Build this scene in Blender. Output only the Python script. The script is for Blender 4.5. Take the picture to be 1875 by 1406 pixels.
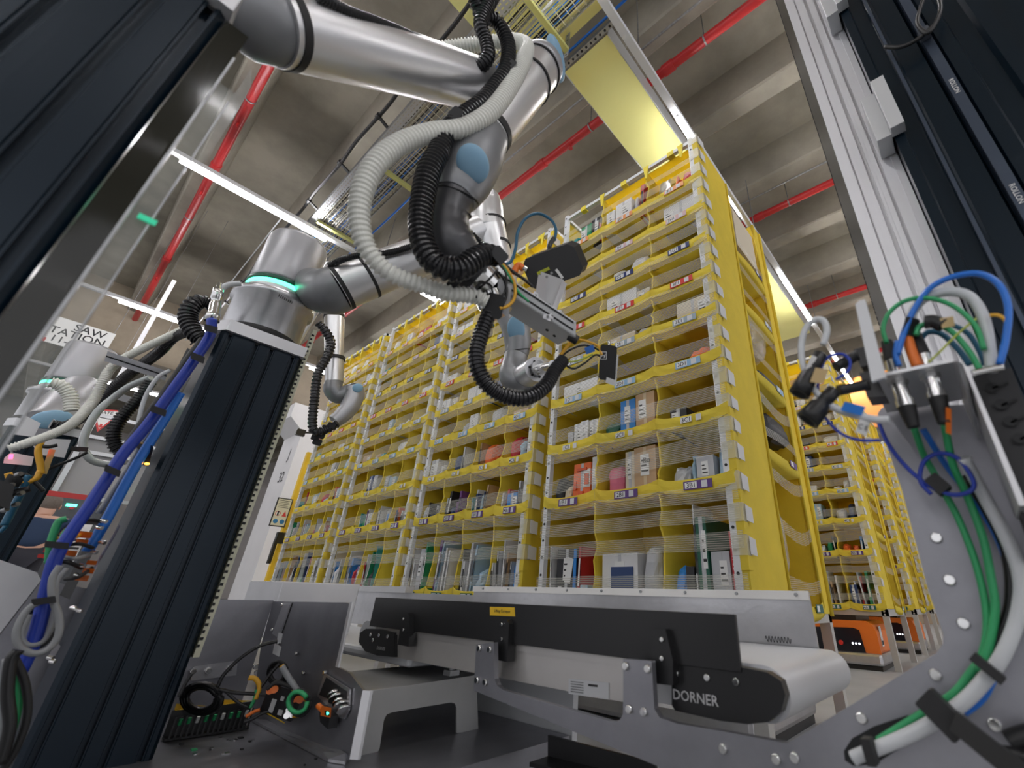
import bpy, math, random
from mathutils import Vector, Matrix, noise
for _o in list(bpy.data.objects):
    bpy.data.objects.remove(_o)
SC = bpy.context.scene
COL = SC.collection
R = math.radians
# ------------------------------------------------------------------ camera
W_PX, H_PX = 1875.0, 1406.0
FPX, PX, PY = 805.95, 1083.66, 685.16
CR = Vector((0.7742220, 0.6323486, 0.0267500))
CU = Vector((0.2671489, -0.3648173, 0.8919304))
CF = Vector((-0.5737698, 0.6834059, 0.4513808))
CAM = Vector((0.0, 0.0, 0.45))
cd = bpy.data.cameras.new('camera')
cd.sensor_fit = 'HORIZONTAL'
cd.sensor_width = 36.0
cd.lens = FPX / W_PX * 36.0
cd.shift_x = -(PX - W_PX / 2) / W_PX
cd.shift_y = (PY - H_PX / 2) / W_PX
cd.clip_start = 0.02
cd.clip_end = 200
cd.dof.use_dof = True
cd.dof.focus_distance = 2.1
cd.dof.aperture_fstop = 3.6
co = bpy.data.objects.new('camera', cd)
COL.objects.link(co)
mw = Matrix.Identity(4)
for i in range(3):
    mw[i][0] = CR[i]; mw[i][1] = CU[i]; mw[i][2] = -CF[i]; mw[i][3] = CAM[i]
co.matrix_world = mw
SC.camera = co
# ------------------------------------------------------------------ world, exposure
wd = bpy.data.worlds.new('hall'); SC.world = wd; wd.use_nodes = True
bgn = wd.node_tree.nodes['Background']
bgn.inputs[0].default_value = (0.80, 0.80, 0.84, 1)
bgn.inputs[1].default_value = 0.50
SC.view_settings.view_transform = 'Standard'
SC.view_settings.look = 'None'
SC.view_settings.gamma = 1.0
SC.view_settings.use_curve_mapping = False
SC.view_settings.exposure = 1.2
SC.cycles.max_bounces = 6
SC.cycles.diffuse_bounces = 3
SC.cycles.glossy_bounces = 3
SC.cycles.transmission_bounces = 4
SC.cycles.transparent_max_bounces = 16
SC.cycles.sample_clamp_indirect = 6.0
SC.cycles.use_denoising = True
SC.cycles.caustics_reflective = False
SC.cycles.caustics_refractive = False
LED_POWER = 46.0

def ray(x, y):
    return CR * ((x - PX) / FPX) + CU * (-(y - PY) / FPX) + CF
def atX(x, y, X):
    d = ray(x, y); return CAM + d * (X / d.x)
def atY(x, y, Y):
    d = ray(x, y); return CAM + d * (Y / d.y)
def atZ(x, y, Z):
    d = ray(x, y); return CAM + d * ((Z - CAM.z) / d.z)
def A(x, y, h):
    d = ray(x, y); return CAM + d * (h / math.hypot(d.x, d.y))
def depth(P):
    return (P - CAM).dot(CF)
def rad(P, px):                       # real radius that measures px pixels at P
    return px * depth(P) / FPX

# ------------------------------------------------------------------ materials
MATS = {}
def mat(name, col, rough=0.5, metal=0.0, emit=0.0, alpha=1.0, noise_amt=0.0, noise_scale=8.0, bump=0.0,
        bump_scale=30.0, trans=0.0, col2=None, coat=0.0, stretch=None, spec=None, subsurf=0.0):
    if name in MATS: return MATS[name]
    m = bpy.data.materials.new(name); m.use_nodes = True
    nt = m.node_tree; b = nt.nodes['Principled BSDF']
    c = (col[0], col[1], col[2], 1)
    b.inputs['Base Color'].default_value = c
    b.inputs['Roughness'].default_value = rough
    b.inputs['Metallic'].default_value = metal
    b.inputs['Alpha'].default_value = alpha
    if spec is not None: b.inputs['Specular IOR Level'].default_value = spec
    if coat: b.inputs['Coat Weight'].default_value = coat
    if trans: b.inputs['Transmission Weight'].default_value = trans
    if emit:
        b.inputs['Emission Color'].default_value = c
        b.inputs['Emission Strength'].default_value = emit
    if noise_amt or bump or col2:
        tc = nt.nodes.new('ShaderNodeTexCoord'); mp = nt.nodes.new('ShaderNodeMapping')
        nt.links.new(tc.outputs['Object'], mp.inputs['Vector'])
        if stretch: mp.inputs['Scale'].default_value = stretch
    if noise_amt or col2:
        n = nt.nodes.new('ShaderNodeTexNoise'); n.inputs['Scale'].default_value = noise_scale
        n.inputs['Detail'].default_value = 6; n.inputs['Roughness'].default_value = 0.62
        nt.links.new(mp.outputs[0], n.inputs['Vector'])
        r = nt.nodes.new('ShaderNodeValToRGB')
        k = noise_amt
        c2 = col2 or [max(0, v * (1 - k)) for v in col]
        r.color_ramp.elements[0].position = 0.35; r.color_ramp.elements[1].position = 0.65
        r.color_ramp.elements[0].color = (c2[0], c2[1], c2[2], 1)
        r.color_ramp.elements[1].color = c
        nt.links.new(n.outputs['Fac'], r.inputs['Fac']); nt.links.new(r.outputs[0], b.inputs['Base Color'])
    if bump:
        n2 = nt.nodes.new('ShaderNodeTexNoise'); n2.inputs['Scale'].default_value = bump_scale
        n2.inputs['Detail'].default_value = 4
        nt.links.new(mp.outputs[0], n2.inputs['Vector'])
        bp = nt.nodes.new('ShaderNodeBump'); bp.inputs['Strength'].default_value = bump; bp.inputs['Distance'].default_value = 0.01
        nt.links.new(n2.outputs['Fac'], bp.inputs['Height']); nt.links.new(bp.outputs[0], b.inputs['Normal'])
    MATS[name] = m
    return m

M_ALU = mat('brushed_aluminium', (0.62, 0.62, 0.64), 0.33, 0.92, noise_amt=0.18, noise_scale=6, bump=0.05, bump_scale=60)
M_TUBE = mat('robot_tube_aluminium', (0.74, 0.74, 0.75), 0.36, 0.85, bump=0.02, bump_scale=40, stretch=(1, 1, 1))
M_PLATE = mat('worn_aluminium_plate', (0.36, 0.36, 0.39), 0.40, 0.85, noise_amt=0.25, noise_scale=4, bump=0.08, bump_scale=25)
M_PLATE2 = mat('light_aluminium_sheet', (0.74, 0.74, 0.76), 0.45, 0.75, noise_amt=0.12, noise_scale=3)
M_ANOD = mat('anodised_extrusion', (0.74, 0.74, 0.77), 0.42, 0.55)
M_GREY = mat('robot_grey_housing', (0.25, 0.255, 0.265), 0.40, 0.45)
M_GREYL = mat('robot_light_grey_housing', (0.44, 0.44, 0.46), 0.40, 0.5)
M_BLUECAP = mat('light_blue_plastic_cap', (0.26, 0.46, 0.63), 0.38)
M_BLACK = mat('black_plastic', (0.012, 0.012, 0.013), 0.38)
M_RUBBER = mat('black_rubber', (0.014, 0.014, 0.015), 0.6)
M_HOSEB = mat('black_corrugated_hose', (0.018, 0.018, 0.020), 0.24)
M_HOSEW = mat('white_corrugated_hose', (0.88, 0.88, 0.82), 0.4)
M_HOSEC = mat('clear_white_hose', (0.55, 0.60, 0.60), 0.25)
M_TOWER = mat('dark_blue_anodised_profile', (0.001, 0.010, 0.021), 0.28, 0.35, bump=0.015, bump_scale=200, stretch=(1, 1, 0.02))
M_GROOVE = mat('groove_black', (0.004, 0.005, 0.006), 0.6)
M_WHITE = mat('white_plastic', (0.78, 0.78, 0.77), 0.45)
M_WHITEM = mat('white_powder_coat', (0.72, 0.73, 0.75), 0.5)
M_BELT = mat('white_conveyor_belt', (0.72, 0.73, 0.76), 0.38)
M_STEEL = mat('chrome_steel', (0.75, 0.75, 0.74), 0.15, 1.0)
M_GALV = mat('galvanised_steel', (0.42, 0.43, 0.44), 0.42, 0.8, noise_amt=0.3, noise_scale=30)
M_RED = mat('red_painted_pipe', (0.52, 0.028, 0.030), 0.32)
M_CONC = mat('ceiling_concrete', (0.42, 0.385, 0.315), 0.9, noise_amt=0.28, noise_scale=1.6, bump=0.25, bump_scale=14)
M_CONC2 = mat('column_concrete_white', (0.72, 0.71, 0.72), 0.85, noise_amt=0.05, noise_scale=3)
M_FLOOR = mat('floor_concrete', (0.40, 0.41, 0.42), 0.5, noise_amt=0.15, noise_scale=2.5)
M_YFAB = mat('yellow_fabric', (0.96, 0.76, 0.075), 0.75, noise_amt=0.10, noise_scale=9, bump=0.25, bump_scale=22)
M_YPAINT = mat('yellow_paint', (0.85, 0.55, 0.03), 0.5)
M_ORANGE = mat('orange_plastic', (0.86, 0.19, 0.02), 0.38)
M_BLUEC = mat('blue_cable', (0.012, 0.045, 0.42), 0.38)
M_BLUEL = mat('bright_blue_cable', (0.015, 0.17, 0.66), 0.35)
M_TEAL = mat('teal_cable', (0.012, 0.12, 0.22), 0.4)
M_GREENC = mat('green_cable', (0.03, 0.36, 0.13), 0.4)
M_WHITEC = mat('white_cable', (0.62, 0.64, 0.66), 0.4)
M_GREYC = mat('grey_cable', (0.32, 0.33, 0.34), 0.45)
M_YELC = mat('yellow_cable', (0.80, 0.42, 0.03), 0.4)
M_YGC = mat('yellow_green_earth_wire', (0.45, 0.52, 0.08), 0.45)
M_LED = mat('led_tube', (1.0, 0.985, 1.0), 0.5, emit=LED_POWER)
M_GREENLED = mat('green_status_light', (0.06, 1.0, 0.50), 0.4, emit=3.0)
M_REDLED = mat('red_indicator_light', (1.0, 0.05, 0.12), 0.4, emit=3.0)
M_AMBLED = mat('amber_indicator_light', (1.0, 0.35, 0.03), 0.4, emit=5.0)
M_INK = mat('black_ink', (0.02, 0.02, 0.022), 0.6)
M_PAPER = mat('white_label_paper', (0.80, 0.80, 0.79), 0.55)

def backlit(m, amount):
    """thin cloth lets part of the light through"""
    nt = m.node_tree; b = nt.nodes['Principled BSDF']; out = nt.nodes['Material Output']
    t = nt.nodes.new('ShaderNodeBsdfTranslucent'); t.inputs[0].default_value = b.inputs['Base Color'].default_value
    mx = nt.nodes.new('ShaderNodeMixShader'); mx.inputs[0].default_value = amount
    nt.links.new(b.outputs[0], mx.inputs[1]); nt.links.new(t.outputs[0], mx.inputs[2]); nt.links.new(mx.outputs[0], out.inputs['Surface'])
backlit(M_YFAB, .30)
M_YTOP = mat('thin_yellow_cloth', (0.96, 0.78, 0.12), 0.7); backlit(M_YTOP, .75)

def stripe_alpha(name, col, lo, hi, freq, axis='Z', rough=0.35):
    """translucent sheet whose threads run along the sheet"""
    m = bpy.data.materials.new(name); m.use_nodes = True
    nt = m.node_tree; b = nt.nodes['Principled BSDF']
    b.inputs['Base Color'].default_value = (*col, 1); b.inputs['Roughness'].default_value = rough
    tc = nt.nodes.new('ShaderNodeTexCoord'); w = nt.nodes.new('ShaderNodeTexWave')
    w.bands_direction = axis; w.inputs['Scale'].default_value = freq; w.inputs['Distortion'].default_value = 0.4
    nt.links.new(tc.outputs['Object'], w.inputs['Vector'])
    mr = nt.nodes.new('ShaderNodeMapRange')
    mr.inputs['To Min'].default_value = lo; mr.inputs['To Max'].default_value = hi
    nt.links.new(w.outputs['Fac'], mr.inputs['Value'])
    nt.links.new(mr.outputs[0], b.inputs['Alpha'])
    MATS[name] = m
    return m
M_BAND = stripe_alpha('clear_elastic_band', (0.80, 0.79, 0.70), 0.09, 0.35, 42.0)
M_CLEARBAG = mat('clear_plastic_film', (0.85, 0.86, 0.88), 0.12, alpha=0.30, bump=0.5, bump_scale=25)
M_ACRYL = mat('clear_acrylic', (0.55, 0.58, 0.55), 0.08, alpha=0.14)
M_ACRYLD = mat('smoked_acrylic', (0.02, 0.02, 0.015), 0.08, alpha=0.93)

# ------------------------------------------------------------------ mesh builder
def frame_from(axis, up=None):
    a = Vector(axis).normalized()
    u = Vector(up) if up is not None else (Vector((0, 0, 1)) if abs(a.z) < 0.93 else Vector((0, 1, 0)))
    x = u.cross(a)
    if x.length < 1e-6: x = Vector((1, 0, 0)).cross(a)
    x.normalize(); y = a.cross(x).normalized()
    return x, y, a
class MB:
    def __init__(s): s.v = []; s.f = []; s.m = []; s.sm = []
    def add(s, vs, fs, m=0, smooth=False):
        o = len(s.v); s.v += [Vector(p) for p in vs]
        for f in fs:
            s.f.append([i + o for i in f]); s.m.append(m); s.sm.append(smooth)
        return s
    def box(s, x0, x1, y0, y1, z0, z1, m=0):
        vs = [(x, y, z) for z in (z0, z1) for y in (y0, y1) for x in (x0, x1)]
        return s.add(vs, [(0, 2, 3, 1), (4, 5, 7, 6), (0, 1, 5, 4), (2, 6, 7, 3), (0, 4, 6, 2), (1, 3, 7, 5)], m)
    def cbox(s, c, sx, sy, sz, m=0):
        return s.box(c[0] - sx / 2, c[0] + sx / 2, c[1] - sy / 2, c[1] + sy / 2, c[2] - sz / 2, c[2] + sz / 2, m)
    def obox(s, c, ax, ay, az, m=0, ch=0.0):
        """oriented box: half-axis vectors; ch = corner chamfer fraction seen along az"""
        c = Vector(c); ax = Vector(ax); ay = Vector(ay); az = Vector(az)
        if ch:
            k = 1 - ch; kx = 1 - ch * min(1, ay.length / ax.length); ky = 1 - ch * min(1, ax.length / ay.length)
            poly = [(-kx, -1), (kx, -1), (1, -ky), (1, ky), (kx, 1), (-kx, 1), (-1, ky), (-1, -ky)]
        else: poly = [(-1, -1), (1, -1), (1, 1), (-1, 1)]
        return s.prism([c + ax * a + ay * b - az for a, b in poly], az * 2, m)
    def prism(s, pts, ext, m=0, smooth=False):
        n = len(pts); e = Vector(ext); p = [Vector(q) for q in pts]
        s.add(p + [q + e for q in p], [tuple(range(n))[::-1], tuple(range(n, 2 * n))], m)
        s.add(p + [q + e for q in p], [(i, (i + 1) % n, n + (i + 1) % n, n + i) for i in range(n)], m, smooth)
        return s
    def quad(s, a, b, c, d, m=0): return s.add([a, b, c, d], [(0, 1, 2, 3)], m)
    def cyl(s, p0, p1, r0, r1=None, n=16, m=0, caps=True, smooth=True):
        r1 = r0 if r1 is None else r1
        p0 = Vector(p0); p1 = Vector(p1); x, y, a = frame_from(p1 - p0)
        cs = [(math.cos(2 * math.pi * i / n), math.sin(2 * math.pi * i / n)) for i in range(n)]
        vs = [p0 + (x * c + y * q) * r0 for c, q in cs] + [p1 + (x * c + y * q) * r1 for c, q in cs]
        s.add(vs, [(i, (i + 1) % n, n + (i + 1) % n, n + i) for i in range(n)], m, smooth)
        if caps: s.add(vs, [tuple(range(n))[::-1], tuple(range(n, 2 * n))], m)
        return s
    def lathe(s, prof, c, axis=(0, 0, 1), n=32, m=0, mids=None, up=None):
        """prof: list of (r, h) along axis"""
        c = Vector(c); x, y, a = frame_from(axis, up); k = len(prof); vs = []
        for r, h in prof:
            for i in range(n):
                t = 2 * math.pi * i / n
                vs.append(c + a * h + (x * math.cos(t) + y * math.sin(t)) * r)
        o = len(s.v); s.v += vs
        for j in range(k - 1):
            for i in range(n):
                s.f.append([o + j * n + i, o + j * n + (i + 1) % n, o + (j + 1) * n + (i + 1) % n, o + (j + 1) * n + i])
                s.m.append(mids[j] if mids else m); s.sm.append(True)
        s.f.append([o + i for i in range(n)][::-1]); s.m.append(mids[0] if mids else m); s.sm.append(False)
        s.f.append([o + (k - 1) * n + i for i in range(n)]); s.m.append(mids[-1] if mids else m); s.sm.append(False)
        return s
    def tube(s, pts, r, n=8, m=0, caps=True, smooth=True):
        pts = [Vector(p) for p in pts]; N = len(pts)
        rs = r if isinstance(r, (list, tuple)) else [r] * N
        t = [(pts[min(i + 1, N - 1)] - pts[max(i - 1, 0)]).normalized() for i in range(N)]
        x, y, _ = frame_from(t[0]); o = len(s.v)
        for i in range(N):
            x = (x - t[i] * x.dot(t[i]))
            x = x.normalized() if x.length > 1e-6 else frame_from(t[i])[0]
            y = t[i].cross(x)
            for j in range(n):
                a = 2 * math.pi * j / n
                s.v.append(pts[i] + (x * math.cos(a) + y * math.sin(a)) * rs[i])
        for i in range(N - 1):
            for j in range(n):
                s.f.append([o + i * n + j, o + i * n + (j + 1) % n, o + (i + 1) * n + (j + 1) % n, o + (i + 1) * n + j]); s.m.append(m); s.sm.append(smooth)
        if caps:
            s.f.append([o + j for j in range(n)][::-1]); s.m.append(m); s.sm.append(False)
            s.f.append([o + (N - 1) * n + j for j in range(n)]); s.m.append(m); s.sm.append(False)
        return s
    def ell(s, c, ax, ay, az, m=0, nu=16, nv=10, half=False):
        c = Vector(c); ax = Vector(ax); ay = Vector(ay); az = Vector(az); o = len(s.v)
        lo = 0 if half else -math.pi / 2
        for j in range(nv + 1):
            ph = lo + (math.pi / 2 - lo) * j / nv
            for i in range(nu):
                t = 2 * math.pi * i / nu
                s.v.append(c + (ax * math.cos(t) + ay * math.sin(t)) * math.cos(ph) + az * math.sin(ph))
        for j in range(nv):
            for i in range(nu):
                s.f.append([o + j * nu + i, o + j * nu + (i + 1) % nu, o + (j + 1) * nu + (i + 1) % nu, o + (j + 1) * nu + i]); s.m.append(m); s.sm.append(True)
        return s
    def text(s, string, origin, xd, yd, size, m=0, thick=0.0, align='CENTER'):
        """letters standing on a surface: origin = middle of the line"""
        vs, fs, w, h = glyphs(string)
        xd = Vector(xd).normalized(); yd = Vector(yd).normalized(); o = Vector(origin)
        nz = xd.cross(yd).normalized() * 0.0006
        dx = {'CENTER': -w / 2, 'LEFT': 0}[align]
        s.add([o + xd * ((x + dx) * size) + yd * ((y - h / 2) * size) + nz for x, y in vs], fs, m)
        return s
    def build(s, name, mats, parent=None, bevel=0.0):
        me = bpy.data.meshes.new(name)
        off = parent_loc(parent)
        me.from_pydata([tuple(p - off) for p in s.v], [], s.f)
        if not isinstance(mats, (list, tuple)): mats = [mats]
        for q in mats: me.materials.append(q)
        me.polygons.foreach_set('material_index', s.m)
        me.polygons.foreach_set('use_smooth', s.sm)
        me.update()
        o = bpy.data.objects.new(name, me); COL.objects.link(o)
        if parent is not None: o.parent = parent
        if bevel:
            b = o.modifiers.new('edge', 'BEVEL'); b.width = bevel; b.segments = 2; b.limit_method = 'ANGLE'; b.angle_limit = R(50)
        return o
def parent_loc(p):
    v = Vector((0, 0, 0))
    while p is not None:
        v += p.location; p = p.parent
    return v
_G = {}
def glyphs(string):
    if string in _G: return _G[string]
    cu = bpy.data.curves.new('t', 'FONT'); cu.body = string; cu.size = 1.0; cu.resolution_u = 2
    cu.space_line = 0.85; cu.offset = 0.008; cu.align_x = 'LEFT'
    ob = bpy.data.objects.new('t', cu); COL.objects.link(ob)
    dg = bpy.context.evaluated_depsgraph_get(); dg.update()
    me = bpy.data.meshes.new_from_object(ob.evaluated_get(dg))
    vs = [(v.co.x, v.co.y) for v in me.vertices]; fs = [tuple(p.vertices) for p in me.polygons]
    bpy.data.objects.remove(ob); bpy.data.curves.remove(cu); bpy.data.meshes.remove(me)
    if vs:
        x0 = min(v[0] for v in vs); y0 = min(v[1] for v in vs)
        vs = [(a - x0, b - y0) for a, b in vs]
        w = max(v[0] for v in vs); h = max(v[1] for v in vs)
    else: w = h = 1
    _G[string] = (vs, fs, w, h)
    return _G[string]
def empty(name, loc, label, cat, group=None):
    o = bpy.data.objects.new(name, None); COL.objects.link(o); o.location = loc
    o.empty_display_size = 0.05
    return tag(o, label, cat, group)
def tag(o, label=None, cat=None, group=None, kind=None):
    if label: o['label'] = label
    if cat: o['category'] = cat
    if group: o['group'] = group
    if kind: o['kind'] = kind
    return o
def part(o, label):
    o['label'] = label; return o
def struct(o, label=None):
    o['kind'] = 'structure'
    if label: o['label'] = label
    o['category'] = 'structure'
    return o
def spline(ctrl, per=10):
    """catmull-rom through control points; a point may be a Vector or (Vector, radius)"""
    has = isinstance(ctrl[0], tuple)
    P = [c[0] if has else c for c in ctrl]; Q = [c[1] for c in ctrl] if has else None
    P = [P[0] * 2 - P[1]] + P + [P[-1] * 2 - P[-2]]
    if Q: Q = [Q[0]] + Q + [Q[-1]]
    out = []; ro = []
    for i in range(1, len(P) - 2):
        for k in range(per):
            t = k / per; t2 = t * t; t3 = t2 * t
            w = (-.5 * t3 + t2 - .5 * t, 1.5 * t3 - 2.5 * t2 + 1, -1.5 * t3 + 2 * t2 + .5 * t, .5 * t3 - .5 * t2)
            out.append(P[i - 1] * w[0] + P[i] * w[1] + P[i + 1] * w[2] + P[i + 2] * w[3])
            if Q: ro.append(Q[i] * (1 - t) + Q[i + 1] * t)
    out.append(P[-2])
    if Q: ro.append(Q[-2]); return out, ro
    return out
def resample(pts, step, rs=None):
    out = [pts[0]]; ro = [rs[0]] if rs else None; acc = 0.0
    for i in range(1, len(pts)):
        a, b = pts[i - 1], pts[i]; L = (b - a).length
        if L < 1e-9: continue
        d = step - acc
        while d <= L:
            out.append(a.lerp(b, d / L))
            if rs: ro.append(rs[i - 1] + (rs[i] - rs[i - 1]) * d / L)
            d += step
        acc = L - (d - step)
    return (out, ro) if rs else out
def hose(name, ctrl, r, mat_, parent=None, pitch=None, amp=0.20, n=18):
    """corrugated hose through ctrl points"""
    pts, rs = spline([(c, r) if not isinstance(c, tuple) else c for c in ctrl], 14)
    pitch = pitch or r * 0.50
    pts, rs = resample(pts, pitch / 4, rs)
    prof = (1.0, 1.0, 1 - amp, 1 - amp)
    rr = [q * prof[i % 4] for i, q in enumerate(rs)]
    mb = MB(); mb.tube(pts, rr, n, smooth=False)
    return mb.build(name, mat_, parent)
def cable(mb, ctrl, r, m=0, n=8, per=8):
    c = [p if isinstance(p, Vector) else Vector(p) for p in ctrl]
    mb.tube(spline(c, per), r, n, m); return mb
def pixpath(pts, h):
    """(x, y[, h]) picture points lying at horizontal distance h from the camera"""
    return [A(p[0], p[1], p[2] if len(p) > 2 else h) for p in pts]
# ------------------------------------------------------------------ hall shell
ZS, ZB = 5.98, 5.50            # ceiling slab and underside of the ribs
mb = MB(); mb.box(-26, 9, -12, 24, ZS, ZS + .2)
k0 = 3.29 - 1.215 * 12
for k in range(29):
    y = k0 + 1.215 * k
    if y > 23: break
    mb.prism([(-26, y - .06, ZS + .01), (-26, y, ZB + .02), (-26, y + .02, ZB), (-26, y + .22, ZB), (-26, y + .24, ZB + .02), (-26, y + .30, ZS + .01)], (35, 0, 0))
struct(mb.build('ceiling', M_CONC), 'ribbed concrete ceiling of the hall')
mb = MB(); mb.box(-26, 9, -12, 24, -.12, 0)
struct(mb.build('floor', M_FLOOR), 'light grey concrete floor')
mb = MB(); mb.box(-26, 9, 18, 18.2, 0, ZS)
M_WALLT = mat('tan_wall_panel', (0.42, 0.32, 0.22), 0.8, noise_amt=.1, noise_scale=1)
struct(mb.build('wall_far', M_WALLT))
mb = MB(); mb.box(-12.8, -12.3, -6, 24, 4.55, ZS)
struct(mb.build('trim_1', mat('downstand_concrete', (0.45, 0.38, 0.29), .9, noise_amt=.2, noise_scale=2)), 'downstand concrete beam across the ribs')
mb = MB(); mb.box(-24, -23.8, -6, 24, 0, ZS)
struct(mb.build('wall_left', mat('left_wall', (0.35, 0.33, 0.32), .85, noise_amt=.15, noise_scale=1)))
# red sprinkler pipes
for i, y in enumerate((-.17, 2.455, 4.98, 7.62, 10.2)):
    e = empty('sprinkler_pipe', (-4, y, 5.35), ['red sprinkler pipe crossing the light line at the far left', 'long red sprinkler pipe passing above the robot forearm and the yellow duct',
        'red sprinkler pipe just beyond the top of the tall near storage pod', 'short stretch of red pipe beside the lit lamp over the right aisle', 'farthest red sprinkler pipe of the ceiling'][i], 'pipe', 'red sprinkler pipes')
    m1 = MB(); m1.cyl((-12.4, y, 5.35), (9, y, 5.35), .048, n=16)
    for x in (-9.3, -6.4, -3.0, -1.15, 1.5):
        m1.cyl((x - .06, y, 5.35), (x + .06, y, 5.35), .058, n=16)
    m1.build('pipe', M_RED, e)
    for x in (-7.8, -5.0, -2.2, -.75, 2.0):
        m2 = MB(); m2.cyl((x, y, 5.35), (x + .015, y, 5.35), .055, n=16)
        m2.cyl((x + .007, y, 5.4), (x + .007, y, ZS - .02), .006, n=6)
        m2.build('pipe_hanger', M_GALV, e)
    for x in (-10, -7, -5.4, -2.5):
        m3 = MB(); m3.cyl((x, y, 5.35), (x, y, 5.24), .018, .01, n=8); m3.cyl((x, y, 5.24), (x, y, 5.235), .028, n=8)
        m3.build('sprinkler_head', M_RED, e)
# conduit lines beside the pipes
for i, y in enumerate((2.28, 4.8)):
    m1 = MB(); m1.cyl((-12, y - .1, 5.44), (9, y - .1, 5.44), .012, n=8)
    tag(m1.build('electrical_conduit', M_GALV), ['thin grey conduit running just above the long red pipe', 'thin grey conduit running above the pipe beyond the near pod'][i], 'conduit', 'ceiling conduits')
# continuous lamp rows
names = {3.25: 'out to the right of the aisle', -1.1: 'over the right aisle beside the near pod', -5.45: 'crossing the left robot, behind the cable tray', -9.57: 'behind the white hoses at the far left', -14.2: 'farthest row beside the white column'}
for x, nm in names.items():
    y0, y1 = (-9, 16)
    m1 = MB(); m1.box(x - .032, x + .032, y0, y1, 4.50, 4.55)
    rail = tag(m1.build('lamp_trunking', M_WHITEM), 'white lamp rail ' + nm, 'lamp rail', 'white lamp rails')
    y = -3.26 - (5.7 if -6 < x else 0); q = 0
    while y < 15:
        if y > -.6 or x > -6:
            e = empty('linear_lamp', (x, y + .75, 4.48), '%s lit linear lamp on the rail %s' % (['nearest', 'second', 'third', 'fourth', 'fifth', 'sixth', 'seventh', 'eighth', 'ninth'][q], nm), 'lamp', 'linear lamps under the rails')
            b = MB(); b.box(x - .013, x + .013, y, y + 1.5, 4.475, 4.50); b.build('lamp_housing', M_WHITEM, e)
            b = MB(); b.box(x - .021, x + .021, y + .01, y + 1.49, 4.448, 4.475); b.build('led_strip', M_LED, e)
            q += 1
        y += 2.85
    for yy in (-1.0, 1.8, 4.4, 7.2, 10):
        hg = MB(); hg.cyl((x, yy, 4.55), (x, yy, ZB), .006, n=6)
        hg.build('suspension_rod', M_GALV, rail)
# ------------------------------------------------------------------ fabric storage pods
ROWS = 'ABCDEFGHI'
ZH = dict(A=.47, B=.885, C=1.155, D=1.415, E=1.640, F=1.860, G=2.070, H=2.284, I=2.504)
ZTOP = 2.804
LIP = .052
LABCOL = dict(A=(0.02, 0.12, 0.10), B=(0.10, 0.04, 0.20), C=None, D=(0.28, 0.46, 0.66), E=(0.33, 0.40, 0.46), F=(0.62, 0.03, 0.03),
              G=(0.015, 0.03, 0.14), H=(0.62, 0.42, 0.44), I=(0.85, 0.34, 0.12))
for k, c in LABCOL.items():
    if c: mat('bin_label_' + k, c, .5)
M_YCORD = mat('yellow_cord', (0.86, 0.70, 0.06), .7)
M_STRAP = mat('translucent_sleeve', (.88, .86, .70), .4, alpha=.40)
M_TAG = mat('grey_white_tag', (0.66, 0.66, 0.67), .55)

def perforated(mb, x0, x1, y0, y1, z0, z1, step=.075):
    mb.box(x0, x1, y0, y1, z0, z1, 0)
    z = z0 + .03; xc = (x0 + x1) / 2
    while z < z1 - .02:
        mb.lathe([(.006, 0), (.006, .0012)], (xc, y0 - .0005, z), (0, -1, 0), 8, 1); z += step

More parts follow.
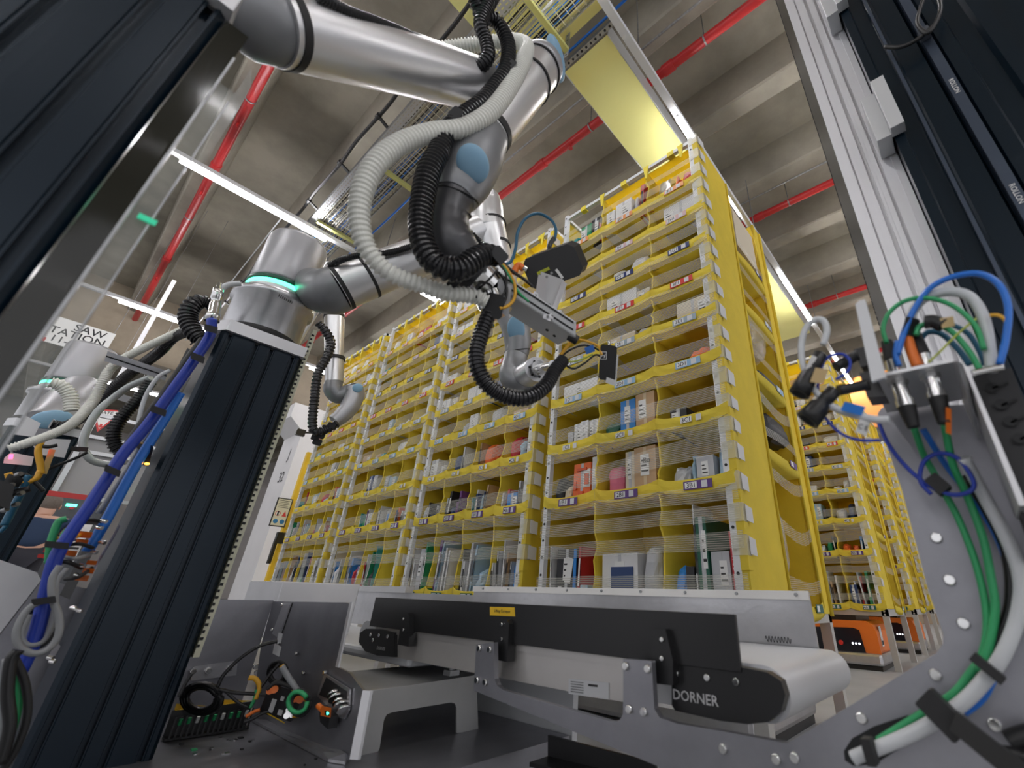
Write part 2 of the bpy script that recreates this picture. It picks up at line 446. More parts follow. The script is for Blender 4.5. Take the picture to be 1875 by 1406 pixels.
def pod(name_label, x0, y0, W, D, ncol, side=False, detail=True, rows=ROWS, col_x=None, seed=1, group='yellow fabric storage pods in the front row', face=True):
    rnd = random.Random(seed)
    root = empty('storage_pod', (x0, y0, 0), name_label, 'storage pod', group)
    cx = col_x or [W * i / ncol for i in range(ncol + 1)]
    P = lambda x, y, z: (x0 + x, y0 + y, z)
    bd = .40 if side else min(.46, D / 2)
    # steel frame: legs, base frame, corner posts
    m = MB()
    for (lx, ly) in ((0, 0), (W - .045, 0), (0, D - .045), (W - .045, D - .045)):
        m.box(x0 + lx, x0 + lx + .045, y0 + ly, y0 + ly + .045, 0, .43)
    m.box(x0, x0 + W, y0, y0 + .03, .375, .425); m.box(x0, x0 + W, y0 + D - .03, y0 + D, .375, .425)
    m.box(x0, x0 + .03, y0, y0 + D, .375, .425); m.box(x0 + W - .03, x0 + W, y0, y0 + D, .375, .425)
    for (lx, ly) in ((0, 0), (W - .045, 0), (W - .045, D - .045)):
        for zz in (.41, .385, .2):
            m.lathe([(.008, 0), (.008, .004)], (x0 + lx + .022, y0 + ly - .001, zz), (0, -1, 0), 8, 0)
    m.build('base_frame', mat('pod_steel_frame', (.50, .49, .47), .5, .35), root)
    for px in (.002, W - .05):
        m = MB(); perforated(m, x0 + px, x0 + px + .026, y0 - .006, y0 + .02, .43, ZTOP + .01)
        m.build('corner_post', [M_WHITEM, M_GROOVE], root)
    m = MB()
    m.box(x0, x0 + W, y0 + .002, y0 + .022, ZTOP - .022, ZTOP + .002, 0); m.box(x0 + W - .022, x0 + W, y0, y0 + D, ZTOP - .022, ZTOP + .002, 0)
    m.box(x0, x0 + .022, y0, y0 + D, ZTOP - .022, ZTOP + .002, 0); m.box(x0, x0 + W, y0 + D - .02, y0 + D, ZTOP - .022, ZTOP + .002, 0)
    m.build('top_frame', M_WHITEM, root)
    # back panels and side walls
    m = MB(); m.box(x0 + .01, x0 + W - .012, y0 + bd, y0 + bd + .006, .44, ZTOP - .03)
    m.build('back_panel', M_YFAB, root)
    m = MB()
    for s_, xx in ((0, x0), (1, x0 + W - .006)):
        y1 = y0 + (bd - .01 if (side and s_) else D - .01)
        m.box(xx, xx + .006, y0 + .018, y1, .43, ZTOP - .02)
    m.build('side_wall', M_YFAB, root)
    # yellow corner wrap with sleeve ends of the bands
    m = MB(); z = .44; q = 0
    wz = []
    while z < ZTOP - .1:
        h = .075 + rnd.uniform(-.01, .01)
        m.box(x0 + W - .024, x0 + W + .005, y0 - .008, y0 + .028, z, z + h * .62, 0)
        wz.append((z + h * .62, z + h * 1.5)); z += h * 1.5
    m.box(x0 + W - .024, x0 + W + .002, y0 - .004, y0 + .03, .43, ZTOP - .03, 0)
    m.build('corner_wrap', M_YFAB, root)
    for a, b in wz[1:]:
        t = MB()
        t.box(x0 + W - .045, x0 + W + .007, y0 - .010, y0 + .03, a, b, 1)
        dy = rnd.uniform(-.004, .004)
        t.prism([(x0 + W + .008, y0 + .012, a + .004), (x0 + W + .012, y0 + .062 + dy, a + .0), (x0 + W + .012, y0 + .062 + dy, b - .012), (x0 + W + .008, y0 + .012, b - .004)], (.002, 0, 0), 0)
        t.build('band_tag', [M_TAG, M_STRAP], root)
    # shelves
    for ri, rw in enumerate(rows):
        z0 = ZH[rw]; m = MB(); nseg = 8
        vs = []; fs = []
        for c in range(ncol):
            a, b = cx[c], cx[c + 1]; sag = (b - a) * .035 + rnd.uniform(0, .004); o = len(vs)
            for i in range(nseg + 1):
                u = i / nseg; s_ = math.sin(math.pi * u) ** .8
                x = a + (b - a) * u; zz = z0 - sag * s_ + .01 * (abs(u - .5) * 2) ** 6
                yy = -.010 - .012 * s_
                wr = .0025 * math.sin(i * 2.3 + c + ri); vs += [P(x, yy + .004, zz), P(x, yy, zz - .002), P(x, yy - .002 * s_ + wr, zz - LIP * .5), P(x, yy + .001, zz - LIP), P(x, .03, zz - LIP - .004)]
            for i in range(nseg):
                for j in range(4):
                    k = o + i * 5 + j; fs.append((k, k + 1, k + 6, k + 5))
        m.add(vs, fs, 0, False)
        for c in range(ncol):
            a, b = cx[c], cx[c + 1]; sag = (b - a) * .035
            n = 5; vv = []
            for j in range(3):
                for i in range(n):
                    u = i / (n - 1); s_ = math.sin(math.pi * u)
                    vv.append(P(a + (b - a) * u, .03 + (bd - .03) * j / 2, z0 - LIP - .004 - sag * s_ * (1 + .6 * j / 2)))
            m.add(vv, [(j * n + i, j * n + i + 1, (j + 1) * n + i + 1, (j + 1) * n + i) for j in range(2) for i in range(n - 1)], 0, True)
        lip = m.build('shelf', M_YFAB, root)
        for c in range(ncol):
            if side and rw == 'A': pass
            a, b = cx[c], cx[c + 1]; w = b - a; sag = w * .035
            u = .55 if ncol == 3 else .55
            xl = x0 + a + w * u; lw = min(.135, w * .36); zz = z0 - sag - LIP * .52; yy = y0 - .0275
            t = MB()
            if LABCOL[rw]:
                t.box(xl - lw / 2, xl + lw / 2, yy, yy + .002, zz - .0165, zz + .0165, 1)
            yy -= .0008
            t.box(xl - lw * .44, xl - lw * .02, yy, yy + .001, zz - .012, zz + .012, 0)
            t.box(xl + lw * .14, xl + lw * .34, yy, yy + .001, zz - .013, zz + .013, 2)
            yy -= .0006
            s_ = .026
            t.text('%d%s1' % (c + 1, rw), (xl - lw * .23, yy, zz), (1, 0, 0), (0, 0, 1), s_, 3)
            lb = t.build('bin_label', [M_PAPER, MATS.get('bin_label_' + rw, M_PAPER), M_TAG, M_INK], lip)
    # dividers with a rounded cord at the front edge
    for c in range(1, ncol):
        m = MB(); x = cx[c]
        for ri in range(len(rows)):
            za = ZH[rows[ri]]; zb = (ZH[rows[ri + 1]] - LIP) if ri + 1 < len(rows) else ZTOP - .03
            n = 6; vv = []
            for i in range(n + 1):
                u = i / n; bow = math.sin(math.pi * u) * .010 * rnd.choice((-1, 1, .4))
                zq = za + (zb - za) * u
                vv += [P(x + bow, 0.0 + .012 * math.sin(math.pi * u), zq), P(x + bow, bd, zq)]
            m.add(vv, [(2 * i, 2 * i + 1, 2 * i + 3, 2 * i + 2) for i in range(n)], 0)
            m.tube([Vector(v) for v in vv[::2]], .0055, 6, 0)
        m.build('divider', M_YFAB, root)
    # elastic bands
    for ri, rw in enumerate(rows):
        lo = ZH[rw]; hi = (ZH[rows[ri + 1]] - LIP) if ri + 1 < len(rows) else ZTOP - .02
        g = hi - lo; zs = [(lo + .004, .066), (hi - .056, .058)]
        if g > .3: zs = [(lo + .006, .05), (lo + g * .36, .06), (lo + g * .62, .055), (hi - .062, .06)]
        if rw == 'I': zs = [(lo + .02, .05), (lo + .09, .035)]
        m = MB()
        for (zb, hh) in zs:
            n = 4 * ncol; vv = []
            tl = rnd.uniform(-.012, .02)
            if rw == 'B' and side: tl = .075 if zb < lo + .1 else 0
            for i in range(n + 1):
                u = i / n; c_ = (u * ncol) % 1.0
                zz = zb + tl * u + rnd.uniform(-.002, .002) - .004 * math.sin(math.pi * c_)
                yy = -.014 - .008 * math.sin(math.pi * u)
                wd_ = hh * (1 + (.5 * u if tl > .05 else 0))
                vv += [P(W * u, yy, zz), P(W * u, yy - .003, zz + wd_)]
            m.add(vv, [(2 * i, 2 * i + 2, 2 * i + 3, 2 * i + 1) for i in range(n)], 0, True)
        m.build('elastic_band', M_BAND, root)
    # hooks of yellow webbing over the top rail
    for c in range(1, ncol + 1):
        m = MB(); x = x0 + (cx[c] if c < ncol else W * .9)
        m.prism([(x - .018, y0 - .004, ZTOP + .004), (x + .018, y0 - .004, ZTOP + .004), (x + .006, y0 - .004, ZTOP - .10), (x - .006, y0 - .004, ZTOP - .10)], (0, .004, 0))
        xm = x0 + (cx[c - 1] + cx[c]) / 2
        m.box(xm - .02, xm + .02, y0 - .002, y0 + .03, ZTOP - .03, ZTOP + .006)
        m.box(xm - .02, xm + .02, y0 + bd - .01, y0 + bd - .004, ZTOP - .30, ZTOP - .03)
        m.build('webbing_strap', M_YCORD, root)
    m = MB(); m.box(x0 + (cx[1] if ncol == 3 else .02), x0 + W - .02, y0 + .03, y0 + bd, ZTOP - .030, ZTOP - .027); m.build('top_cloth', M_YTOP, root)
    if side:
        # side pockets facing the aisle
        ya, yb = .385, .82
        m = MB(); m.box(x0 + W - .008, x0 + W + .002, y0 + yb, y0 + D, .41, ZTOP - .02)
        m.box(x0 + .3, x0 + .306, y0 + bd, y0 + D, .44, ZTOP - .03)
        m.box(x0 + .3, x0 + W - .01, y0 + yb, y0 + yb + .006, .44, ZTOP - .03)
        m.tube([Vector(P(W + .003, ya, .43)), Vector(P(W + .003, ya, 1.6)), Vector(P(W + .003, ya, ZTOP - .03))], .007, 6)
        m.tube([Vector(P(W + .003, yb, .43)), Vector(P(W + .003, yb, 1.6)), Vector(P(W + .003, yb, ZTOP - .03))], .007, 6)
        m.tube([Vector(P(W + .004, D - .01, .40)), Vector(P(W + .01, D, 1.2)), Vector(P(W + .004, D - .01, ZTOP - .03))], .012, 6)
        m.build('aisle_side_wall', M_YFAB, root)
        sl = [.46, 1.075, 1.47, 1.875, 2.24]
        for i, z in enumerate(sl):
            m = MB(); n = 8; vv = []
            for j in range(n + 1):
                u = j / n; s_ = math.sin(math.pi * u)
                y = ya + (yb - ya) * u; zz = z - .022 * s_
                vv += [P(W + .004 + .02 * s_, y, zz), P(W + .008 + .022 * s_, y, zz - .03), P(W + .004 + .01 * s_, y, zz - .055), P(W - .25, y, zz - .07), P(W - .68, y, zz - .07)]
            m.add(vv, [(j * 5 + k, j * 5 + k + 5, j * 5 + k + 6, j * 5 + k + 1) for j in range(n) for k in range(4)], 0, True)
            sh = m.build('side_shelf', M_YFAB, root)
            t = MB(); t.prism([P(W + .031, .60, z - .045), P(W + .031, .70, z - .045), P(W + .031, .70, z - .012), P(W + .031, .60, z - .012)], (.0015, 0, 0), 0)
            t.prism([P(W + .0325, .61, z - .040), P(W + .0325, .645, z - .040), P(W + .0325, .645, z - .017), P(W + .0325, .61, z - .017)], (.001, 0, 0), 1)
            t.build('bin_label', [MATS['bin_label_' + 'ABDEG'[i]], M_PAPER], sh)
        hs = [(.50, .05), (.72, .055), (.93, .055), (1.13, .045), (1.30, .06), (1.56, .04), (1.75, .05), (1.93, .04), (2.10, .05), (2.30, .04)]
        m = MB()
        for zb, hh in hs:
            n = 8; vv = []
            dz = rnd.uniform(-.05, .01)
            for j in range(n + 1):
                u = j / n; s_ = math.sin(math.pi * u)
                vv += [P(W + .008 + .01 * s_, ya + (yb - ya) * u, zb + dz * s_), P(W + .008 + .01 * s_, ya + (yb - ya) * u, zb + hh + dz * s_)]
            m.add(vv, [(2 * i, 2 * i + 2, 2 * i + 3, 2 * i + 1) for i in range(n)], 0, True)
        m.build('side_band', M_BAND, root)
    return root, cx, bd

POD1 = pod('yellow fabric storage pod nearest the conveyor, three bins wide, its side open to the aisle', -1.617, 1.59, 1.0, .94, 3, side=True, col_x=[0, .327, .665, 1.0], seed=3)
POD2 = pod('yellow storage pod four bins wide, directly behind the hanging black hose loop', -2.83, 1.60, 1.09, .94, 4, seed=5)
POD3 = pod('yellow storage pod between the hose pod and the farthest pod of the front row', -3.98, 1.60, 1.06, .94, 4, seed=8)
POD4 = pod('yellow storage pod at the far end of the front row beside the white column', -5.12, 1.60, 1.02, .94, 4, seed=11)
PODB = pod('yellow storage pod standing across the aisle gap behind the near pod, over the orange robot', -1.72, 4.62, 1.02, .94, 4, side=True, col_x=[0, .25, .51, .76, 1.02], seed=21, group='yellow fabric storage pods in the rear rows')
PODC = pod('second yellow storage pod back along the right aisle', -1.72, 6.4, 1.02, .94, 4, side=True, seed=25, group='yellow fabric storage pods in the rear rows')
PODD = pod('third yellow storage pod back along the right aisle', -1.72, 8.2, 1.02, .94, 4, side=False, seed=27, group='yellow fabric storage pods in the rear rows')
# ------------------------------------------------------------------ helpers for things measured against the photograph
def pp(mb, pts, Y, t, m=0):
    """outline in the plane y = Y, thickness t going back"""
    return mb.prism([atY(x, y, Y) for x, y in pts], (0, t, 0), m)
def ppX(mb, pts, X, t, m=0):
    return mb.prism([atX(x, y, X) for x, y in pts], (t, 0, 0), m)
def pv(P, dx, dy):
    return (CR * dx - CU * dy) * (depth(P) / FPX)
def toward(P): return (CAM - P).normalized()
def screw(mb, P, r=.006, ax=(0, -1, 0), m=0, h=.004):
    mb.lathe([(r, 0), (r, h * .7), (r * .8, h)], P, ax, 10, m)

# ------------------------------------------------------------------ machine deck
mb = MB(); mb.box(-4.2, -.98, -.9, 1.12, 0.0, .118); 
deck = mb.build('floor_deck', M_PLATE); struct(deck, 'grey metal base deck of the picking cell')
mb = MB()
for (x, y) in ((272, 1395),):
    pass
rnd = random.Random(4)
dk = empty('deck_debris', (-1.6, .3, .12), 'scattered small clips and chips lying on the metal deck', 'debris'); dk['kind'] = 'stuff'
for i in range(26):
    P = atZ(rnd.uniform(330, 640), rnd.uniform(1345, 1402), .1195); s = rnd.uniform(.0015, .005)
    mb.box(P.x - s, P.x + s * 1.6, P.y - s, P.y + s, .118, .1205, rnd.choice((0, 0, 1, 2)))
mb.build('debris', [M_STEEL, M_BLACK, M_GREENC], dk)

# ------------------------------------------------------------------ dark profile towers
def tower(name_label, xf, y0, y1, d, z0, z1, grooves, sgn=1, horiz=False, cap=True, side_grooves=()):
    """front face at x = xf looking along +x, from y0 to y1"""
    root = empty('profile_tower', (xf - d / 2, (y0 + y1) / 2, z0), name_label, 'tower', 'dark aluminium profile towers')
    g = .006; dp = .014
    pts = [(xf - d, y0 + .006), (xf - d + .006, y0)]
    for s in sorted(side_grooves):
        pts += [(xf - d + s - .004, y0), (xf - d + s - .004, y0 + dp), (xf - d + s + .004, y0 + dp), (xf - d + s + .004, y0)]
    pts += [(xf - .008, y0), (xf, y0 + .008)]
    for o in sorted(grooves):
        y = y0 + o
        pts += [(xf, y - .0075), (xf - .002, y - .0065), (xf - .002, y - .004), (xf - dp, y - .004), (xf - dp, y + .004), (xf - .002, y + .004), (xf - .002, y + .0065), (xf, y + .0075)]
    pts += [(xf, y1 - .008), (xf - .008, y1), (xf - d, y1)]
    mb = MB(); n = len(pts)
    mb.prism([(a, b, z0) for a, b in pts], (0, 0, z1 - z0))
    mb.build('profile', M_TOWER, root)
    if cap:
        e = .018; c = .045; a0, a1, b0, b1 = xf - d - e, xf + e * .6, y0 - e, y1 + e * .2
        m2 = MB(); m2.prism([(a0, b0, z1), (a1 - c, b0, z1), (a1, b0 + c * .55, z1), (a1, b1, z1), (a0, b1, z1)], (0, 0, .034))
        m2.build('top_bracket', M_ANOD, root, bevel=.002)
        m3 = MB(); m3.box(xf - d + .01, xf - .004, y0 + .006, y1 - .004, z1 - .006, z1 + .001); m3.build('seal_strip', M_BLACK, root)
    return root
T_MID = tower('dark profile tower carrying the robot with the green ring, behind the metal box', -1.47, .142, .347, .21, .118, 1.088, (.022, .086, .125, .182))
T_NEAR = tower('broad dark tower filling the upper left of the picture, out of focus', -.565, -.305, -.078, .23, .118, 1.106, (.03, .095, .128, .175, .212))
T_FAR = tower('distant dark tower under the third robot, behind the hanging white hoses', -3.0, -.205, .0, .21, .0, 1.026, (.022, .086, .125, .182))
# perforated light edging beside the middle tower
mb = MB(); mb.box(-1.50, -1.478, .352, .364, .3, 1.20)
for k in range(60):
    z = .32 + k * .0145; mb.box(-1.4785, -1.4765, .352, .357 + .002 * (k % 2), z, z + .006, 1)
part(mb.build('edge_strip', [mat('cream_plastic', (.66, .65, .50), .5), M_GROOVE], T_MID), 'cream serrated strip')
# screens beside the near tower
mb = MB(); mb.box(-.574, -.568, -.076, -.052, .3, 1.10); part(mb.build('smoked_panel', M_ACRYLD, T_NEAR), 'smoked dark acrylic strip')
mb = MB(); mb.box(-.572, -.567, -.052, -.034, .3, 1.0); mb.prism([(-.567, -.034, .86), (-.567, -.024, .88), (-.567, -.024, 1.02), (-.567, -.034, 1.05)], (.004, 0, 0)); part(mb.build('clear_guard', M_ACRYL, T_NEAR), 'clear acrylic edge strip')
mb = MB(); mb.box(-.575, -.566, -.053, -.0505, .3, 1.05); mb.box(-.575, -.566, -.0355, -.034, .3, .98); mb.build('guard_rail', M_GALV, T_NEAR)
_q = atX(270, 401, -.5635); mb = MB(); mb.box(-.5655, -.5635, _q.y - .007, _q.y + .007, _q.z - .003, _q.z + .003); mb.build('status_reflector', mat('green_glow', (.02, .40, .22), .4, emit=.35), T_NEAR)

# right tower and pale extrusion
tr = empty('profile_tower', (.3, 1.0, 0), 'dark profile tower along the right edge with a grey cover rail and looping black cable', 'tower', 'dark aluminium profile towers')
xs = [.100, .118, .122, .150, .156, .160, .166, .205, .212, .232, .238, .262, .268, .300, .306, .330, .336, .42]
yy = [0, 0, .008, .008, -.004, -.004, .006, .006, .02, .02, .004, .004, .014, .014, .0, .0, .03, .03]
mb = MB(); mb.prism([(x, .9 + y, .1) for x, y in zip(xs, yy)] + [(.42, 1.25, .1), (.1, 1.25, .1)], (0, 0, 2.6))
mb.build('profile', M_TOWER, tr)
mb = MB(); mb.box(.213, .231, .897, .912, .1, 2.6); mb.box(.151, .157, .893, .9, .1, 2.6); mb.build('cover_rail', mat('slate_grey_rail', (.07, .09, .13), .3, .5), tr)
mb = MB()
for px, py in ((1742, 160), (1860, 355), (1582, 20)):
    P = atY(px, py, .896); P.x = .222 if px > 1600 else .154
    mb.text('ROLLON', P, (0, 0, -1), (1, 0, 0), .012)
mb.build('lettering', M_PAPER, tr)
mb = MB(); cable(mb, [atY(x, y, .87) for x, y in ((1690, 0), (1680, 35), (1685, 52), (1700, 60), (1714, 40), (1722, 15), (1716, -10))], .0045)
cable(mb, [atY(x, y, .875) for x, y in ((1620, 86), (1650, 86), (1680, 72), (1700, 55), (1718, 35), (1722, 0))], .0045)
part(mb.build('cable_loop', M_BLACK, tr), 'thin black cable looping over the profile')
mb = MB(); P = atY(1692, 62, .885); mb.cbox(P, .02, .02, .02); mb.build('cable_clip', mat('clip_grey', (.08, .09, .11), .4), tr)
pt = empty('aluminium_post', (.03, .98, 0), 'tall pale aluminium extrusion post on the right with deep vertical slots', 'post')
mb = MB()
pts = [(-.013, .95), (.010, .95), (.010, .958), (.014, .958), (.014, .95), (.034, .95), (.034, .962), (.042, .962), (.042, .953), (.048, .953), (.048, .950), (.058, .950), (.058, .962), (.064, .962), (.064, .95), (.084, .95), (.084, .945), (.098, .945), (.098, 1.06), (-.013, 1.06)]
mb.prism([(a, b, .3) for a, b in pts], (0, 0, 2.4)); mb.build('extrusion', M_ANOD, pt)
mb = MB(); mb.box(-.034, -.013, .954, 1.05, .3, 2.7, 0)
for k in range(150):
    z = .6 + k * .013; mb.box(-.0355, -.034, .952, .96, z, z + .007, 1)
part(mb.build('steel_rail', [mat('mirror_rail', (.42, .43, .46), .12, 1.0), M_GROOVE], pt), 'mirror-like steel side rail with fine teeth')
for (za, zb) in ((1.375, 1.525), (1.90, 2.06)):
    mb = MB(); mb.box(.068, .096, .885, .944, za, zb); mb.box(.096, .122, .868, .896, za - .0, zb + .02)
    mb.build('clamp_block', mat('clamp_block_aluminium', (.66, .67, .69), .4, .5), pt, bevel=.001)

# ------------------------------------------------------------------ belt conveyor
cv = empty('belt_conveyor', (-.95, 1.0, .118), 'white belt conveyor with a long black side guard in front of the near storage pod', 'conveyor')
YF = .80
mb = MB(); prof = []
zt, zb_, r = .362, .288, .037
zc = (zt + zb_) / 2; xr, xl = -.312, -1.60
for k in range(13):
    a = math.pi / 2 - math.pi * k / 12; prof.append((xr + r * math.cos(a), zc + r * math.sin(a)))
for k in range(13):
    a = -math.pi / 2 - math.pi * k / 12; prof.append((xl + r * math.cos(a), zc + r * math.sin(a)))
mb.prism([(x, YF + .01, z) for x, z in prof], (0, .385, 0), smooth=True)
mb.build('belt', M_BELT, cv)
mb = MB(); mb.box(-1.50, -.52, .792, .812, .283, .352); mb.box(-1.50, -.35, .789, .80, .338, .350)
mb.box(-1.50, -.52, 1.19, 1.20, .283, .352); mb.build('side_frame', mat('satin_side_frame', (.58, .56, .54), .38, .6, noise_amt=.05), cv)
mb = MB(); mb.box(-1.52, -.335, .778, .786, .352, .431); part(mb.build('side_guard', M_BLACK, cv, bevel=.001), 'long matt black side guard')
mb = MB(); pp(mb, [(1230, 1200), (1360, 1222), (1405, 1231), (1430, 1247), (1438, 1273), (1430, 1303), (1408, 1322), (1370, 1326), (1320, 1320), (1236, 1301), (1230, 1290)], .782, .02)
for x, y in ((1238, 1232), (1295, 1240), (1348, 1248)): screw(mb, atY(x, y, .782), .0055, m=1)
ec = mb.build('end_cover', [M_BLACK, M_STEEL], cv)
mb = MB(); P = atY(1273, 1277, .7805); mb.text('DORNER', P, (1, 0, 0), (0, 0, 1), .020); mb.build('lettering', mat('logo_grey', (.55, .55, .56), .5), ec)
mb = MB(); pp(mb, [(697, 1152), (722, 1158), (722, 1203), (690, 1200), (668, 1192), (657, 1175), (660, 1158), (670, 1151)], .782, .02)
for x, y in ((680, 1162), (695, 1163), (711, 1165), (684, 1172)): screw(mb, atY(x, y, .782), .0055, m=1)
ec = mb.build('end_cover', [M_BLACK, M_STEEL], cv)
mb = MB(); mb.text('DORNER', atY(698, 1187, .7805), (1, 0, 0), (0, 0, 1), .012); mb.build('lettering', MATS['logo_grey'], ec)
for pl in ([(735, 1124), (747, 1122), (750, 1130), (748, 1184), (728, 1180), (731, 1160)], [(905, 1136), (928, 1134), (932, 1142), (928, 1212), (903, 1207)], [(1186, 1153), (1218, 1152), (1225, 1180), (1232, 1210), (1232, 1255), (1203, 1252), (1192, 1200)]):
    mb = MB(); pp(mb, pl, .764, .022)
    cx_ = sum(p[0] for p in pl) / len(pl); cy_ = sum(p[1] for p in pl) / len(pl)
    for dy in (-.30, .05):
        screw(mb, atY(cx_, cy_ + dy * (pl[-2][1] - pl[0][1]), .764), .004, m=1)
    mb.build('guard_clamp', [M_BLACK, M_STEEL], cv)
mb = MB(); pp(mb, [(897, 1111), (942, 1112), (943, 1128.5), (897, 1126.5)], .7775, .001); mb.text('Lifting Conveyor', atY(920, 1119.5, .7765), (1, 0, .0), (0, 0, 1), .0085, 1)
part(mb.build('name_sticker', [mat('sticker_yellow', (.80, .50, .02), .5), M_INK], cv), 'small yellow sticker with handwriting')
mb = MB(); pp(mb, [(1041, 1242), (1115, 1250), (1115, 1281), (1041, 1270)], .7905, .001)
for k in range(5):
    pp(mb, [(1045, 1247 + 4.5 * k), (1068, 1249.5 + 4.7 * k), (1068, 1250.5 + 4.7 * k), (1045, 1248 + 4.5 * k)], .7897, .0005, 1)
pp(mb, [(1077, 1252), (1094, 1254), (1094, 1258), (1077, 1256)], .7897, .0005, 1)
part(mb.build('type_plate', [mat('type_plate_grey', (.55, .56, .58), .5), M_INK], cv), 'white printed type plate')
# rear sheet-metal guards behind the belt
rg = empty('rear_guard_plate', (-.95, 1.2, .33), 'tall bare aluminium guard sheet standing behind the conveyor belt', 'guard plate', 'aluminium guard sheets')
mb = MB(); mb.box(-1.585, -.333, 1.205, 1.211, .335, .475); mb.build('sheet', M_ALU, rg)
mb = MB(); mb.box(-1.585, -.333, 1.198, 1.205, .457, .476, 0)
for k in range(9): screw(mb, (-.36 - k * .145, 1.198, .468), .004, m=1)
mb.build('edge_strip', [mat('edge_strip_light', (.80, .79, .77), .5, .3), M_GALV], rg)
mb = MB(); P = atY(1425, 1171, 1.204)
cable(mb, [P + Vector((-.03 + .0015 * k * 1.0, 0, .006 * math.sin(k * 1.3))) for k in range(40)], .0006, n=4, per=3); mb.build('pen_mark', M_INK, rg)
rg2 = empty('rear_guard_plate', (-2.3, 1.2, .3), 'lower aluminium guard sheet continuing left behind the bench', 'guard plate', 'aluminium guard sheets')
mb = MB(); mb.box(-3.3, -1.59, 1.21, 1.216, .30, .444); mb.build('sheet', M_ALU, rg2)
mb = MB(); mb.box(-3.3, -2.05, 1.18, 1.22, .444, .47); mb.build('edge_strip', M_PLATE2, rg2)
# white belt behind the bench
mb = MB(); mb.box(-2.7, -1.30, .80, 1.20, .262, .292)
tag(mb.build('feed_belt', M_BELT, None, bevel=.01), 'white flat feed belt between the bench and the lower guard sheet', 'conveyor belt')
# support side plate with the curved neck
sp = empty('support_plate', (-.6, .74, .118), 'large curved aluminium side plate under the conveyor, rising at the right to carry cables', 'support plate')
out = [(867, 1264), (872, 1180), (904, 1176), (905, 1243), (910, 1255), (922, 1264), (1118, 1321), (1133, 1320), (1141, 1308), (1141, 1206), (1193, 1210), (1198, 1298), (1208, 1314), (1240, 1325), (1319, 1338), (1442, 1361), (1560, 1290),
       (1690, 1211), (1715, 1195), (1726, 1180), (1727, 1160), (1699, 1080), (1652, 900), (1615, 790), (1607, 757), (1615, 746), (1790, 740), (1900, 900), (1960, 1500), (1420, 1560), (1203, 1402)]
# split in convex-ish pieces is not needed: one n-gon
mb = MB(); pp(mb, out, .74, .012); mb.build('plate', M_PLATE, sp, bevel=.0025)
mb = MB()
for x, y in ((1715, 985), (1739, 1062), (1764, 1141), (1713, 1235), (1578, 1314), (1456, 1386), (1821, 1326), (1325, 1370), (1422, 1389), (879, 1187), (898, 1189), (875, 1245), (890, 1249), (1147, 1219), (1187, 1224), (1153, 1298), (1180, 1303)):
    P = atY(x, y, .74)
    mb = MB(); screw(mb, P, .0065, h=.006); mb.build('bolt', M_STEEL, sp)
mb = MB(); pp(mb, [(1545, 1375), (1560, 1352), (1600, 1330), (1660, 1310), (1690, 1312), (1706, 1322), (1690, 1345), (1640, 1375), (1600, 1400), (1562, 1402), (1547, 1392)], .7385, .003); mb.build('cable_slot', M_GROOVE, sp)
# lower dark foot on the floor
mb = MB(); ppf = [(985, 1390), (1003, 1346), (1180, 1400), (1260, 1470), (1010, 1420)]
mb.prism([atY(x, y, .98) for x, y in ((1003, 1346), (1200, 1398), (1200, 1440), (1003, 1392))], (0, .008, 0)); mb.prism([atY(1003, 1392, .98), atY(1200, 1440, .98), atY(1200, 1440, .98) + Vector((0, -.06, 0)), atY(1003, 1392, .98) + Vector((0, -.06, 0))], (0, 0, .008))
tag(mb.build('angle_bracket', M_BLACK), 'black angle profile lying on the floor below the conveyor', 'bracket')
# pale skirt under the conveyor
mb = MB(); mb.box(-1.9, -.98, 1.13, 1.15, .02, .26); tag(mb.build('skirt_panel', M_WHITEM), 'pale panel low behind the bench legs', 'panel')

# ------------------------------------------------------------------ bent sheet bench
bn = empty('sheet_metal_bench', (-1.35, .8, .118), 'bent grey sheet-metal bench with cut-out legs at the left end of the conveyor', 'bench')
mb = MB(); fx = -1.20
fpt = [(663, 1268), (872, 1236), (876, 1337), (836, 1342), (836, 1296), (833, 1288), (826, 1286), (718, 1304), (708, 1308), (703, 1318), (695, 1370), (690, 1381), (632, 1392)]
ppX(mb, fpt, fx, -.006)
a = atX(663, 1268, fx); b = atX(872, 1236, fx)
zt = (a.z + b.z) / 2
mb.box(fx - .30, fx, a.y, b.y + .03, zt - .006, zt + .0)
mb.build('folded_sheet', M_PLATE2 if False else mat('dull_zinc_sheet', (.50, .50, .49), .42, .6, noise_amt=.12, noise_scale=5), bn, bevel=.004)
mb = MB()
for x, y in ((677, 1275), (656, 1374)): screw(mb, atX(x, y, fx), .006, (1, 0, 0))
mb.build('bolt', M_STEEL, bn)
mb = MB(); P = atX(826, 1236, fx + .005); mb.cbox(P + Vector((0, 0, .006)), .03, .03, .012); mb.cyl(P, P + Vector((0, 0, .03)), .008, n=10); mb.build('leveling_bolt', M_GALV, bn)

